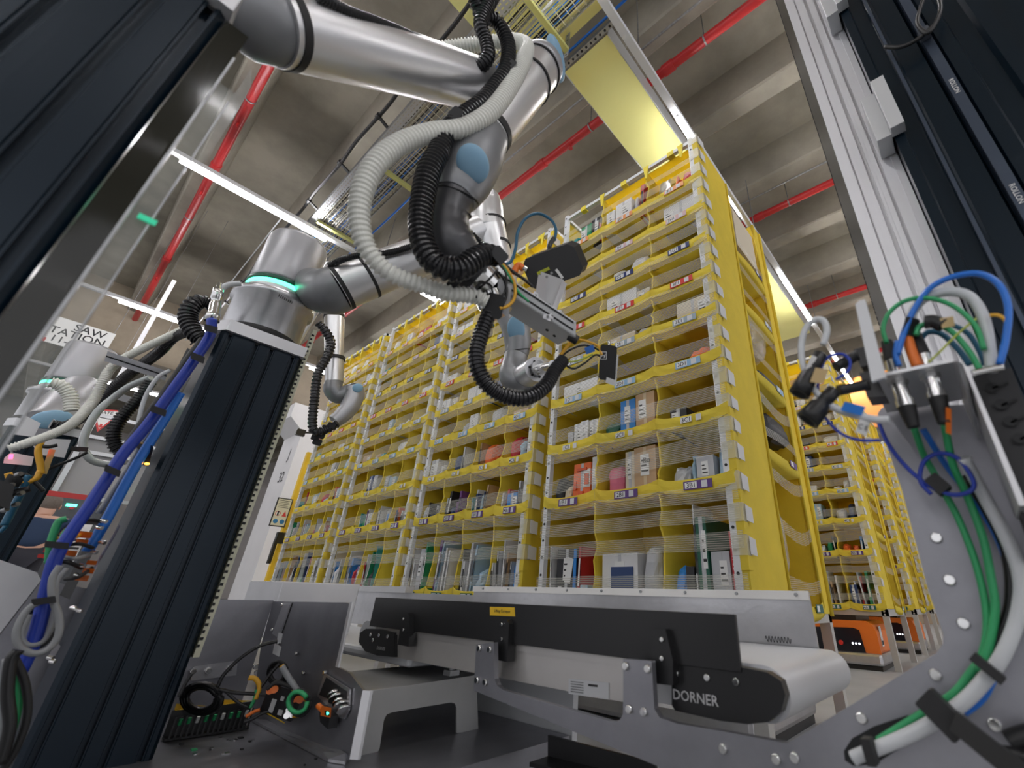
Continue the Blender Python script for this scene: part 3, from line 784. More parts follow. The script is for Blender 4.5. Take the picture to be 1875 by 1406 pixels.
# ------------------------------------------------------------------ corner housing with the electronics
hs = empty('corner_housing', (-1.6, .5, .118), 'bare metal corner housing full of cables beside the middle tower', 'housing')
mb = MB(); pp(mb, [(500, 1101), (633, 1103), (640, 1106), (614, 1220), (622, 1223), (640, 1232), (665, 1264), (640, 1392), (560, 1362), (459, 1320), (478, 1180)], .61, .006)
mb.build('side_panel', M_PLATE, hs, bevel=.0015)
mb = MB(); P1 = atY(640, 1102, .605); P2 = atY(614, 1221, .605)
mb.prism([P1, P2, P2 + Vector((.014, 0, 0)), P1 + Vector((.014, 0, 0))], (0, .004, 0)); P3 = atY(664, 1264, .605); P4 = atY(640, 1390, .605)
mb.prism([P3, P4, P4 + Vector((.016, .01, 0)), P3 + Vector((.016, .01, 0))], (0, .006, 0))
part(mb.build('edge_flange', mat('bright_flange', (.80, .80, .82), .35, .6), hs), 'bright folded edge')
mb = MB(); mb.box(-1.88, -1.874, -.35, .61, .118, .412); part(mb.build('back_panel', M_PLATE, hs), 'dull back panel')
mb = MB(); mb.prism([atZ(459, 1320, .119), atZ(545, 1325, .119), atY(632, 1384, .605), atZ(640, 1396, .119), atZ(632, 1400, .119), atZ(600, 1395, .119)], (0, 0, .005)); mb.build('foot_flange', M_ALU, hs)
mb = MB(); mb.prism([atY(519, 1103, .604), atY(498, 1160, .604), atY(510, 1168, .604), atY(532, 1103, .604)], (0, .004, 0)); mb.build('corner_gusset', M_ALU, hs)
mb = MB()
for x, y in ((520, 1107), (501, 1153), (512, 1178), (545, 1197), (558, 1232), (598, 1231), (614, 1385)):
    P = atY(x, y, .608); mb = MB(); screw(mb, P, .005, h=.008); mb.build('bolt', M_STEEL, hs)
mb = MB(); ppX(mb, [(346, 1228), (356, 1220), (428, 1210), (434, 1214), (432, 1236), (350, 1246)], -1.87, .004); mb.build('slotted_bar', M_ALU, hs)
for x, y in ((353, 1229), (381, 1228), (419, 1224), (468, 1220), (470, 1231)):
    mb = MB(); screw(mb, atX(x, y, -1.866), .008, (1, 0, 0), h=.01); mb.build('bolt', M_STEEL, hs)
mb = MB(); mb.box(-2.25, -1.90, .63, .9, .30, .47); mb.build('rear_box', M_PLATE2, hs, bevel=.003)
# window with chrome fitting
mb = MB(); pp(mb, [(594, 1233), (640, 1262), (638, 1300), (630, 1316), (622, 1314), (580, 1274)], .604, .004, 0); pp(mb, [(597, 1240), (634, 1266), (633, 1294), (584, 1272)], .6025, .002, 1)
mb.build('cable_window', [M_ALU, M_GROOVE], hs)
mb = MB()
for k in range(5):
    P = atY(612 + k * 4.5, 1268 + k * 7, .598); mb.lathe([(.013 + .003 * (k % 2), 0), (.014 + .003 * (k % 2), .006)], P, (.5, -.1, -.6), 16)
mb.build('chrome_gland', M_STEEL, hs)
mb = MB(); pp(mb, [(478 + 105, 1292), (478 + 126, 1312), (478 + 122, 1335), (478 + 108, 1322)], .585, .02); 
_sb = mb
sn = empty('orange_sensor', atY(596, 1302, .58), 'small orange proximity sensor with green digits on the housing wall', 'sensor')
_sb.build('mounting_foot', M_BLACK, sn)
mb = MB(); P = atY(597, 1303, .575); mb.obox(P, pv(P, 9, 2), pv(P, -1, 9), toward(P) * .01); mb.build('body', M_ORANGE, sn, bevel=.001)
mb = MB(); P = atY(583, 1292, .58); mb.cyl(P, atY(591, 1299, .578), .006, n=10); mb.build('plug', M_ORANGE, sn)
mb = MB(); P = atY(599, 1306, .563); mb.obox(P, pv(P, 4.5, 1), pv(P, 0, 4), toward(P) * .0005, 0); mb.obox(P + toward(P) * .001, pv(P, 1, 0), pv(P, 0, 2.5), toward(P) * .0005, 1); mb.obox(P + pv(P, 2.5, 0) + toward(P) * .001, pv(P, .5, 0), pv(P, 0, 2), toward(P) * .0005, 1); mb.build('display', [M_GROOVE, M_GREENLED], sn)
# valve / IO block
io = empty('input_output_block', atY(518, 1290, .50), 'black connector block with white tags and orange plugs in the corner housing', 'connector block')
mb = MB(); P = A(515, 1287, 1.55); mb.obox(P, pv(P, 30, 9), pv(P, -11, 26), toward(P) * .025, 0, .12); 
mb.build('body', M_BLACK, io, bevel=.002)
fr = P + toward(P) * .026
mb = MB()
for dx, dy, w, h_ in ((-16, 5, 4, 12), (2, -8, 3, 4), (-2, 17, 4, 5)):
    Q = fr + pv(P, dx, dy); mb.obox(Q, pv(P, w, w * .3), pv(P, -h_ * .35, h_), toward(P) * .001)
mb.build('tag', M_PAPER, io)
mb = MB()
for dx, dy in ((26, -8), (34, -6), (-20, -22), (-12, -24)):
    Q = fr + pv(P, dx, dy); mb.cyl(Q, Q + toward(P) * .02, .008, n=10)
mb.build('plug', M_ORANGE, io)
mb = MB()
for dx, dy in ((14, 12), (10, 22), (20, 20)):
    Q = fr + pv(P, dx, dy); mb.cyl(Q, Q + toward(P) * .01, .007, n=12)
mb.build('socket', M_STEEL, io)
mb = MB(); Q = fr + pv(P, -12, 26); mb.obox(Q, pv(P, 18, 10), pv(P, -.5, 1), toward(P) * .001); mb.build('yellow_edge', M_YPAINT, io)
# black slotted wire duct
wdz = empty('wire_duct', atZ(390, 1335, .12), 'black slotted wire duct with yellow tape and green wire ends on the deck', 'wire duct')
mb = MB(); a = atZ(300, 1358, .12); b = atZ(455, 1335, .12); d = (b - a); nrm = Vector((0, 0, 1)).cross(d).normalized() * .03
mb.prism([a, b, b + nrm * 1, a + nrm * 1], (0, 0, .004), 0); mb.prism([a + nrm, b + nrm, b + nrm + Vector((0, 0, .055)), a + nrm + Vector((0, 0, .055))], nrm * .08, 0)
for k in range(16):
    q = a + d * (k + .5) / 16; mb.prism([q, q + d / 40, q + d / 40 + Vector((0, 0, .045)), q + Vector((0, 0, .045))], nrm * .06, 0)
mb.build('duct', M_BLACK, wdz)
mb = MB()
for s0, s1 in ((.02, .40), (.5, 1.0)):
    q0 = a + d * s0 + nrm * 1.1 + Vector((0, 0, .056)); q1 = a + d * s1 + nrm * 1.1 + Vector((0, 0, .056)); mb.add([q0, q1, q0 + Vector((0, 0, .012))], [(0, 1, 2)], 0)
    mb.add([q0, q1, q0 - nrm * .5], [(0, 1, 2)], 0)
mb.build('tape', M_YPAINT, wdz)
mb = MB()
for k in range(9):
    q = a + d * (k + 1) / 10 + Vector((0, 0, .03)) - nrm * .1; mb.cyl(q, q + Vector((.002, 0, .012)), .004, n=6, m=k % 3 // 2)
mb.build('wire_end', [M_GREENC, M_PAPER], wdz)
# ------------------------------------------------------------------ robot arms
def limb(name, pts, mat_, parent, n=28, per=10, mids=None):
    """pts: (x, y, h, radius in px) -> smooth tapered body"""
    ctrl = [(A(p[0], p[1], p[2]), rad(A(p[0], p[1], p[2]), p[3])) for p in pts]
    c, r = spline(ctrl, per); mb = MB(); mb.tube(c, r, n); return mb.build(name, mat_, parent)
def straight(name, a, b, ra, rb, mat_, parent, ext=0.0, n=36):
    d = (b - a).normalized(); mb = MB(); mb.cyl(a - d * ext, b + d * ext, ra, rb, n); return mb.build(name, mat_, parent)
def band(name, a, b, t, r, w, parent, mat_=None, n=36):
    c = a.lerp(b, t); d = (b - a).normalized(); mb = MB(); mb.cyl(c - d * w / 2, c + d * w / 2, r, r, n)
    return mb.build(name, mat_ or M_RUBBER, parent)
def capdisc(parent, P, rx, ry, ang, nrm=None, depth_=.25, label=None):
    """domed light blue cap facing nrm"""
    nrm = (nrm or toward(P)).normalized(); u = (CR * math.cos(ang) + CU * math.sin(ang)); u = (u - nrm * u.dot(nrm)).normalized(); v = nrm.cross(u)
    mb = MB(); mb.ell(P, u * rad(P, rx), v * rad(P, ry), nrm * rad(P, (rx + ry) / 2 * depth_), 0, 28, 8, True)
    return mb.build('joint_cap', M_BLUECAP, parent)
def base_can(root, cx, cy, zt, lit=True):
    m = MB(); m.lathe([(.100, 0), (.103, .006), (.103, .135), (.114, .140), (.114, .158), (.106, .162)], (cx, cy, zt), (0, 0, 1), 48); m.build('adapter_can', M_ALU, root)
    m = MB(); m.lathe([(.1035, .002), (.1055, .004), (.1055, .022), (.1035, .024)], (cx, cy, zt), (0, 0, 1), 48); m.build('rubber_seal', M_RUBBER, root)
    m = MB(); m.lathe([(.092, .162), (.092, .178), (.089, .186), (.089, .197)], (cx, cy, zt), (0, 0, 1), 48); m.build('base_collar', M_PLATE2, root)
    m = MB(); m.lathe([(.0905, .186), (.0915, .188), (.0915, .197), (.0905, .199)], (cx, cy, zt), (0, 0, 1), 48); part(m.build('status_ring', M_GREENLED, root), 'glowing green ring')
    m = MB(); m.lathe([(.091, .199), (.094, .203), (.094, .212), (.091, .215)], (cx, cy, zt), (0, 0, 1), 48); part(m.build('ring_seal', mat('dark_green_ring', (.01, .10, .06), .35), root), 'dark ring')
    m = MB(); m.lathe([(.089, .215), (.0905, .225), (.089, .40), (.084, .412), (.05, .418)], (cx, cy, zt), (0, 0, 1), 48)
    return m.build('shoulder_housing', M_GREYL, root)

# --- robot two: on the middle tower
r2 = empty('robot_arm', (-1.575, .245, 1.122), 'grey robot arm on the middle tower, its base ringed by glowing green light', 'robot arm', 'grey six-joint robot arms')
base_can(r2, -1.575, .245, 1.122)
m = MB(); m.text('||||||||', atX(524, 545, -1.468), (-.2, 1, 0), (0, 0, 1), .022); m.build('vent_slots', M_INK, r2)
S = [(560, 500, 1.50, 42), (600, 528, 1.47, 50), (640, 527, 1.44, 52), (672, 515, 1.42, 50)]
limb('shoulder_link', [(570, 520, 1.54, 30), (590, 532, 1.48, 40), (608, 533, 1.44, 43), (626, 527, 1.425, 42)], M_GREY, r2)
a = A(621, 529, 1.425); b = A(880, 425, 1.33)
straight('upper_arm', a, b, rad(a, 41), rad(b, 31), M_TUBE, r2)
band('arm_band', a, b, .015, rad(a, 42.3), .012, r2); band('arm_band', a, b, .18, rad(a, 41), .010, r2)
limb('elbow_joint', [(893, 350, 1.33, 12), (892, 362, 1.33, 23), (892, 380, 1.33, 29), (893, 405, 1.33, 31), (896, 428, 1.33, 30)], M_TUBE, r2)
capdisc(r2, A(887, 366, 1.325), 21, 11, 0, (CU * .8 + toward(A(887, 366, 1.325))), .6)
a = A(893, 405, 1.33); b = A(930, 545, 1.36)
straight('forearm', A(896, 425, 1.33), b, rad(a, 30), rad(b, 23), M_TUBE, r2)
band('arm_band', a, b, .06, rad(a, 31.5), .010, r2); band('arm_band', a, b, .36, rad(a, 29), .012, r2)
limb('wrist_joint', [(918, 548, 1.37, 16), (930, 575, 1.36, 22), (944, 600, 1.35, 26), (948, 630, 1.35, 24), (945, 652, 1.35, 21)], M_GREY, r2)
capdisc(r2, A(945, 602, 1.30), 16, 24, .05)
limb('wrist_elbow', [(945, 650, 1.35, 21), (942, 668, 1.35, 23), (940, 688, 1.34, 26), (952, 698, 1.32, 25), (962, 692, 1.31, 22)], M_GREY, r2)
for t, (x, y) in enumerate(((947, 641), (941, 668))):
    m = MB(); P = A(x, y, 1.35); m.cyl(P, P + pv(P, .3, 2), rad(P, 24), n=28); m.build('seal_ring', M_BLACK, r2)
P0 = A(958, 690, 1.31); P1 = A(983, 676, 1.22)
m = MB(); m.cyl(P0, P1, rad(P0, 22), n=30); d = (P1 - P0).normalized(); m.build('tool_flange', M_ALU, r2)
m = MB()
x_, y_, a_ = frame_from(d)
for k in range(6):
    t = k * math.pi / 3; m.cyl(P1 + (x_ * math.cos(t) + y_ * math.sin(t)) * rad(P1, 15), P1 + (x_ * math.cos(t) + y_ * math.sin(t)) * rad(P1, 15) + d * .002, .004, n=8)
m.build('flange_bolt', M_BLACK, r2)
P2 = A(1012, 668, 1.10); m = MB(); m.cyl(P1, P2, rad(P1, 8), n=16); m.cyl(P1 + d * .01, P1 + d * .018, rad(P1, 14), n=20); m.build('tool_spindle', M_STEEL, r2)
hose('cable_conduit', [A(x, y, h) for x, y, h in ((604, 486, 1.38), (630, 474, 1.34), (668, 466, 1.31), (715, 462, 1.30), (760, 449, 1.28), (800, 436, 1.27), (840, 428, 1.27))], .011, M_HOSEB, r2)
m = MB(); P = A(682, 462, 1.30); m.cbox(P, .02, .02, .02); m.cyl(A(668, 476, 1.37), A(672, 462, 1.37), .006, n=8); m.build('conduit_clamp', M_BLACK, r2)

# --- robot one: hangs over the middle of the picture from the near tower
r1 = empty('robot_arm', (-.68, -.19, 1.14), 'large grey robot arm entering from the top left and bending down to a black camera', 'robot arm', 'grey six-joint robot arms')
base_can(r1, -.68, -.19, 1.14)
limb('shoulder_link', [(430, 28, .66, 50), (465, 40, .64, 64), (495, 47, .63, 64), (520, 53, .628, 62)], M_GREY, r1)
a = A(513, 50, .626); b = A(875, 155, .72)
rA = rad(A(600, 80, .64), 60)
straight('upper_arm', a, b, rA, rad(b, 44), M_TUBE, r1, .01)
band('arm_band', a, b, .012, rA * 1.03, .013, r1); band('arm_band', a, b, .21, rA * 1.005, .011, r1)
m = MB(); d = (b - a).normalized(); m.ell(b, frame_from(d)[0] * rad(b, 44), frame_from(d)[1] * rad(b, 44), d * .03, 0, 24, 8, True); m.build('arm_end_cap', M_GREYL, r1)
E1 = A(985, 128, .735); W1 = A(884, 256, .70)
r_e = rad(E1, 41)
straight('forearm', E1, W1, r_e, rad(W1, 43), M_TUBE, r1)
dd = (E1 - W1).normalized()
m = MB(); m.lathe([(r_e * 1.02, 0), (r_e * 1.04, .01), (r_e * 1.0, .035), (r_e * .82, .055), (r_e * .45, .066), (.001, .068)], E1, dd, 36); m.build('elbow_joint', M_GREYL, r1)
q = A(1017, 108, .72); capdisc(r1, q, 38, 20, R(-52), (CR * .75 + CU * .3 + toward(q) * .9), .35)
band('arm_band', E1, W1, .02, r_e * 1.05, .004, r1); band('arm_band', E1, W1, .22, r_e * 1.02, .008, r1); band('arm_band', E1, W1, .93, rad(W1, 45), .020, r1)
limb('wrist_joint', [(893, 243, .70, 40), (882, 262, .70, 46), (870, 290, .70, 50), (852, 325, .70, 50), (836, 352, .70, 44), (830, 365, .70, 38)], M_GREY, r1)
capdisc(r1, A(866, 300, .640), 29, 34, .2, None, .35)
limb('wrist_link', [(838, 350, .70, 39), (828, 372, .70, 36), (820, 398, .70, 37), (818, 425, .705, 44), (826, 455, .71, 50), (850, 482, .72, 44), (878, 508, .73, 36)], mat('robot_dark_grey_housing', (.07, .07, .075), .36, .4), r1)
for (x, y, rr, dx, dy) in ((834, 358, 43, -.5, 2), (825, 385, 38, -.4, 2)):
    m = MB(); P = A(x, y, .70); m.cyl(P, P + pv(P, dx, dy), rad(P, rr), n=32); m.build('seal_ring', M_BLACK, r1)
P0 = A(872, 502, .73); P1 = A(895, 526, .745); m = MB(); m.cyl(P0, P0.lerp(P1, .5), rad(P0, 36), n=32, m=0); m.cyl(P0.lerp(P1, .5), P0.lerp(P1, .62), rad(P0, 37), n=32, m=1); m.cyl(P0.lerp(P1, .62), P1, rad(P0, 33), n=32, m=0)
m.build('tool_flange', [M_STEEL, M_BLACK], r1)

# gripper: extrusion, camera bracket, camera, sensor head
tl = empty('gripper_tool', A(960, 565, .78), 'pale aluminium gripper beam with slots carried at the wrist of the large robot', 'gripper')
E2a, E2b = A(893, 513, .735), A(1054, 617, .79)
upv = pv(E2b, 1, -29); upv = upv * 1.0
wv = A(1020, 632, .845) - E2b
m = MB(); axv = E2b - E2a
m.prism([E2a, E2a + upv, E2a + upv + wv, E2a + wv], axv, 0)
body = m.build('beam', mat('light_grey_beam', (.56, .57, .58), .45, .4), tl, bevel=.003)
fn_ = upv.cross(axv).normalized()
if fn_.dot(toward(E2b)) < 0: fn_ = -fn_
m = MB()
for s_ in (.27, .73):
    q = E2a + upv * s_ + fn_ * .0004; m.prism([q, q + axv * .97, q + axv * .97 + upv * .13, q + upv * .13], fn_ * .0004, 0)
m.build('slot', M_GROOVE, body)
gn = wv.cross(axv).normalized()
if gn.dot(toward(E2b)) < 0: gn = -gn
m = MB()
for s_, w_k in ((.78, .55), (.88, .60)):
    q = E2a + axv * s_ + wv * w_k; m.cyl(q, q + gn * .001, .0035, n=12)
m.build('screw_hole', M_GROOVE, body)
a = E2a; b = E2b + wv * .3 + upv * .2; ax = axv / 2; up2 = upv
m = MB(); q = b + up2 * 0; m.cyl(q - ax.normalized() * .003, q + pv(q, 14, 8), rad(q, 9), n=16); m.build('end_bushing', M_BLACK, tl)
m = MB(); m.cyl(A(884, 520, .75), A(915, 575, .76), rad(a, 25), n=24, m=0); m.cyl(A(895, 540, .745), A(905, 560, .75), rad(a, 28), n=24, m=0); m.build('coupling', M_STEEL, tl)
m = MB(); P = A(922, 545, .735); m.obox(P, pv(P, 12, 7), pv(P, -3, 28), toward(P) * .012); m.build('coupling_block', M_WHITEM, tl, bevel=.002)
# camera bracket
P = A(1008, 508, .80); Q = A(992, 572, .77); T = A(1028, 515, .80); U = A(1010, 583, .77)
m = MB(); thick = toward(P) * .004
m.prism([A(986, 502, .79), A(1003, 510, .79), A(992, 573, .765), A(976, 565, .765)], thick * .6)
m.prism([A(1030, 512, .79), A(1038, 520, .79), A(1012, 585, .765), A(1006, 578, .765)], thick * .6)
m.prism([A(990, 497, .80), A(1032, 512, .80), A(1008, 578, .78), A(990, 566, .78)], thick * .5)
m.build('camera_bracket', mat('machined_bracket', (.62, .64, .68), .3, .7), tl)
m = MB()
m.prism([A(978, 533, .765), A(986, 537, .765), A(984, 570, .765), A(974, 565, .765)], thick); m.prism([A(996, 572, .765), A(1012, 560, .765), A(1008, 588, .765), A(994, 582, .765)], thick)
ear = m.build('bracket_ear', M_WHITEM, tl)
m = MB()
for x, y in ((981, 541), (979, 562), (1006, 558), (1003, 579), (1001, 507), (1010, 500)):
    P = A(x, y, .76); m.cyl(P, P + toward(P) * .003, rad(P, 2.6), n=10)
m.build('bracket_bolt', M_GALV, ear)
cam = empty('scanner_camera', A(1012, 488, .82), 'black boxy scanner camera mounted on a polished bracket above the gripper beam', 'camera')
P = A(1012, 489, .82); u = pv(P, 47, -17); v = pv(P, 13, 31) ; w = toward(P) * .014
m = MB(); w2 = (toward(P) * .85 + CR * -.35 + CU * -.25).normalized() * .020; m.obox(P - w2 + toward(P) * .012, u, v * .92, w2, 0, .34); b_ = m.build('body', M_BLACK, cam, bevel=.009); b_.modifiers[0].segments = 4
m = MB(); q = P + w * 1.02; m.obox(q + pv(P, -17, 7), pv(P, 11, -5), pv(P, 1, 2.6), toward(P) * .0006, 0); m.build('yellow_mark', mat('lime_sticker', (.42, .45, .02), .5), cam)
m = MB(); m.obox(q + pv(P, 12, 12), pv(P, 6, 8), pv(P, -2, 1.5), toward(P) * .0006, 0); m.build('white_mark', M_PAPER, cam)
m = MB(); q = A(1012, 466, .82); m.cyl(q, q + pv(q, -2, -9), rad(q, 6), n=14); q = A(966, 493, .82); m.cyl(q, q + pv(q, -9, -4), rad(q, 5), n=14); m.build('connector', M_STEEL, cam)
m = MB(); q = A(1010, 458, .82); cable(m, [A(1013, 462, .82), A(1006, 454, .82), A(1008, 446, .82), A(1014, 436, .82)], rad(q, 4.5)); m.build('cable_plug', M_BLACK, cam)
m = MB(); cable(m, [A(958, 492, .82), A(950, 486, .82), A(944, 492, .82), A(942, 500, .82)], rad(q, 6)); part(m.build('cable_plug', M_ORANGE, cam), 'orange angled plug')
m = MB(); cable(m, pixpath([(1015, 440), (1018, 420), (1008, 402), (985, 391), (962, 400), (948, 425), (944, 455), (936, 478), (925, 484)], .82), rad(P, 3)); tag(m.build('scanner_cable', M_TEAL), 'teal blue cable arching over the scanner camera', 'cable')
sh = empty('vacuum_tool', A(1114, 664, .86), 'small black tool head with a white square mark dangling at the gripper tip', 'tool head')
P = A(1113, 664, .86); m = MB(); m.obox(P, pv(P, 15, 2), pv(P, -2, 32), toward(P) * .012, 0, .25); m.build('body', M_BLACK, sh, bevel=.003)
q = P + toward(P) * .0125 + pv(P, -8, -13)
m = MB(); 
for (dx0, dy0, dx1, dy1) in ((-6, -7, 6, -6), (-6, 6, 6, 7), (-6, -7, -5, 7), (5, -7, 6, 7)):
    m.add([q + pv(P, dx0, dy0), q + pv(P, dx1, dy0), q + pv(P, dx1, dy1), q + pv(P, dx0, dy1)], [(0, 1, 2, 3)])
m.text('H', q, pv(P, 1, .3), pv(P, .3, -1), .013); m.build('square_mark', M_PAPER, sh)
m = MB(); m.cyl(A(1116, 632, .86), A(1115, 624, .86), rad(P, 3), n=8); m.obox(A(1118, 698, .86), pv(P, 8, 3), pv(P, -1, 5), toward(P) * .01); m.obox(A(1129, 675, .87), pv(P, 1.5, 0), pv(P, -2, 26), toward(P) * .006); m.build('nozzle_holder', M_STEEL, sh)
m = MB(); P = A(1080, 640, .85); m.obox(P, pv(P, 8, -3), pv(P, 2, 6), toward(P) * .006); m.build('solenoid', mat('connector_blue', (.03, .16, .55), .4), sh)
m = MB(); cable(m, pixpath([(1025, 655), (1045, 640), (1070, 632), (1095, 640), (1108, 648)], .85), rad(P, 2)); cable(m, pixpath([(1030, 665), (1050, 675), (1070, 665), (1090, 650), (1104, 655)], .85), rad(P, 2)); m.build('lead', M_BLACK, sh)
m = MB(); cable(m, pixpath([(1026, 650), (1036, 638), (1050, 620)], .84), rad(P, 3)); cable(m, pixpath([(1060, 622), (1075, 625), (1095, 634), (1102, 650)], .84), rad(P, 2.5)); m.build('lead', M_YELC, sh)
m = MB(); cable(m, pixpath([(1030, 660), (1050, 662), (1072, 655), (1085, 648)], .85), rad(P, 1.8)); m.build('lead', M_YGC, sh)
m = MB(); P = A(905, 548, .74); m.obox(A(900, 548, .735), pv(P, 4, -2), pv(P, 3, 6), toward(P) * .006); m.build('clip', M_ORANGE, tl)

# hoses of robot one
def HO(name, label, pts, r, m_, grp=None, **k):
    c = [(A(p[0], p[1], p[2]), rad(A(p[0], p[1], p[2]), p[3] if len(p) > 3 else r)) for p in pts]
    rr = sum(q[1] for q in c) / len(c)
    return tag(hose(name, c, rr, m_, **k), label, 'hose', grp)
HO('corrugated_hose', 'white corrugated suction hose sweeping in a wide loop below the large robot arm', [(745, 88, .86, 10), (790, 90, .84, 12), (850, 84, .80, 13), (905, 78, .76, 13), (948, 76, .72, 13), (966, 88, .69, 14), (955, 118, .66, 16), (930, 165, .645, 16), (895, 208, .64, 17), (848, 234, .64, 17), (790, 243, .64, 18), (735, 262, .64, 19), (692, 295, .64, 20), (665, 345, .65, 20), (658, 400, .66, 19), (672, 455, .67, 18), (710, 497, .68, 17), (765, 520, .69, 16), (820, 536, .70, 16), (868, 542, .71, 15), (892, 553, .715, 14)], 16, M_HOSEW)
HO('corrugated_hose', 'thick black corrugated hose hanging from the wrist joint to the gripper coupling', [(866, -10, .60, 13), (880, 25, .62, 13), (910, 40, .63, 13), (930, 80, .64, 14), (927, 125, .645, 14), (905, 160, .65, 15), (882, 188, .65, 16), (848, 212, .65, 16), (820, 238, .65, 17), (805, 275, .645, 20), (785, 315, .64, 22), (775, 360, .64, 22), (770, 410, .64, 22), (778, 455, .64, 23), (803, 487, .64, 24), (840, 492, .645, 24), (868, 475, .65, 22), (890, 466, .66, 21), (912, 470, .67, 19)], 20, M_HOSEB)
HO('corrugated_hose', 'black corrugated hose dropping from the top edge beside the white hose', [(905, -15, .60, 14), (890, 15, .61, 14), (880, 45, .62, 13), (890, 75, .63, 13), (893, 105, .64, 13), (872, 125, .66, 13), (848, 120, .68, 12), (830, 108, .70, 11)], 14, M_HOSEB)
HO('corrugated_hose', 'slim black corrugated hose lying along the top of the large upper arm', [(580, -10, .565, 11), (637, 22, .575, 11), (695, 44, .59, 11), (754, 68, .61, 10), (813, 94, .635, 10), (846, 110, .65, 9)], 11, M_HOSEB)
HO('corrugated_hose', 'long black corrugated hose making a low loop in front of the storage pods', [(905, 548, .73, 13), (893, 580, .73, 14), (880, 615, .735, 15), (872, 655, .74, 15), (882, 690, .745, 16), (905, 715, .75, 16), (938, 728, .76, 16), (970, 726, .77, 15), (1000, 705, .79, 14), (1016, 678, .81, 13), (1032, 658, .83, 12)], 14, M_HOSEB)
HO('corrugated_hose', 'short black corrugated hose curling behind the wrist of the large robot', [(838, 418, .75, 9), (858, 430, .76, 11), (875, 448, .76, 12), (892, 460, .75, 12), (910, 468, .74, 12)], 11, M_HOSEB)
for nm, pl, mm in (('black strap tie holding the hoses at the elbow', [(922, 112, .645, 22), (940, 122, .64, 22)], 0), ('black strap tie round the hoses below the large forearm', [(826, 200, .64, 20), (842, 214, .635, 20)], 0), ('black hose clamp block at the gripper coupling', [(905, 455, .65, 20), (925, 478, .65, 22)], 0)):
    P, Q = A(*pl[0][:3]), A(*pl[1][:3]); m = MB(); m.obox((P + Q) / 2, (Q - P) / 2, pv(P, 8, -8), toward(P) * rad(P, 14), 0, .3); tag(m.build('hose_clamp', M_BLACK), nm, 'clamp', 'hose clamps on the large robot')
m = MB(); P = A(905, 560, .72); m.obox(P, pv(P, 16, 4), pv(P, -4, 22), toward(P) * .012, 0, .3); tag(m.build('hose_manifold', M_BLACK), 'black manifold where the hanging hose meets the gripper coupling', 'manifold')
m = MB(); a = A(852, 490, .70); b = A(870, 515, .71)
m.cyl(A(838, 500, .70), A(850, 512, .705), rad(a, 40), n=28, m=0); m.build('wrist_clamp', M_BLACK, r1)
P = A(915, 520, .71)
for nm, mm, pl, rr in (('yellow', M_YELC, [(915, 478), (930, 495), (942, 520), (942, 545), (930, 560), (915, 565)], 3.2), ('green', M_GREENC, [(920, 485), (935, 510), (950, 535), (968, 552)], 2.4), ('upper black', M_BLACK, [(918, 478), (940, 498), (958, 510), (976, 525)], 3), ('lower black', M_BLACK, [(905, 492), (922, 510), (928, 535), (920, 560)], 2.6), ('middle black', M_BLACK, [(912, 482), (926, 500), (926, 530), (916, 545)], 2.2)):
    m = MB(); cable(m, pixpath(pl, .71), rad(P, rr)); tag(m.build('gripper_wire', mm), nm + ' wire curling at the gripper coupling', 'wire', 'wires at the gripper coupling')
m = MB(); cable(m, pixpath([(872, 545), (870, 530), (882, 518), (898, 522), (903, 540)], .70), rad(P, 2)); tag(m.build('gripper_wire', M_BLACK), 'thin black wire loop round the silver gripper coupling', 'wire', 'wires at the gripper coupling')

# --- robot three, far behind on the left
T_4 = tower('dark tower hidden behind the middle tower, carrying the distant slim arm', -3.0, .42, .62, .21, 0, 1.10, (.022, .086, .125, .182))
r3 = empty('robot_arm', (-3.1, .52, 1.134), 'distant slim robot arm pointing straight down beside the middle tower', 'robot arm', 'grey six-joint robot arms')
base_can(r3, -3.1, .52, 1.134)
straight('upper_arm', Vector((-3.02, .56, 1.47)), A(612, 490, 3.1), .065, .06, M_TUBE, r3)
a = A(612, 500, 3.1); b = A(612, 700, 3.1)
straight('forearm', a, b, rad(a, 17), rad(b, 15), M_TUBE, r3)
for t in (.42, .80): band('arm_band', a, b, t, rad(b, 18), .02, r3)
m = MB()
limb('wrist_joint', [(612, 696, 3.1, 14), (610, 712, 3.1, 16), (620, 724, 3.1, 15), (640, 718, 3.08, 15), (650, 716, 3.05, 15)], M_GREY, r3)
limb('wrist_link', [(648, 708, 3.05, 14), (650, 722, 3.05, 16), (640, 745, 3.05, 16), (625, 762, 3.05, 14), (612, 772, 3.05, 12)], M_GREYL, r3)
capdisc(r3, A(655, 710, 2.98), 9, 8, 0)
m = MB(); P = A(585, 795, 3.0)
for dx, dy, s in ((0, 0, 10), (-8, 6, 7), (12, -10, 8), (-4, 14, 8), (22, -16, 7)):
    q = P + pv(P, dx, dy); m.obox(q, pv(P, s, s * .3), pv(P, -s * .3, s * .7), toward(P) * .03, 0, .3)
m.build('gripper', M_BLACK, r3, bevel=.004)
m = MB(); q = A(592, 788, 2.95); m.obox(q, pv(q, 3, 1), pv(q, -1, 3), toward(q) * .01); m.build('orange_clip', M_ORANGE, r3)
HO('corrugated_hose', 'black corrugated hose hanging beside the distant slim robot arm', [(583, 592, 2.95, 7), (596, 606, 2.95, 8), (606, 628, 2.95, 8), (598, 655, 2.95, 8), (582, 685, 2.95, 8), (576, 730, 2.95, 8), (572, 775, 2.95, 8), (578, 790, 2.95, 8), (600, 785, 2.95, 8), (618, 775, 2.95, 8)], 8, M_HOSEB, pitch=.022)
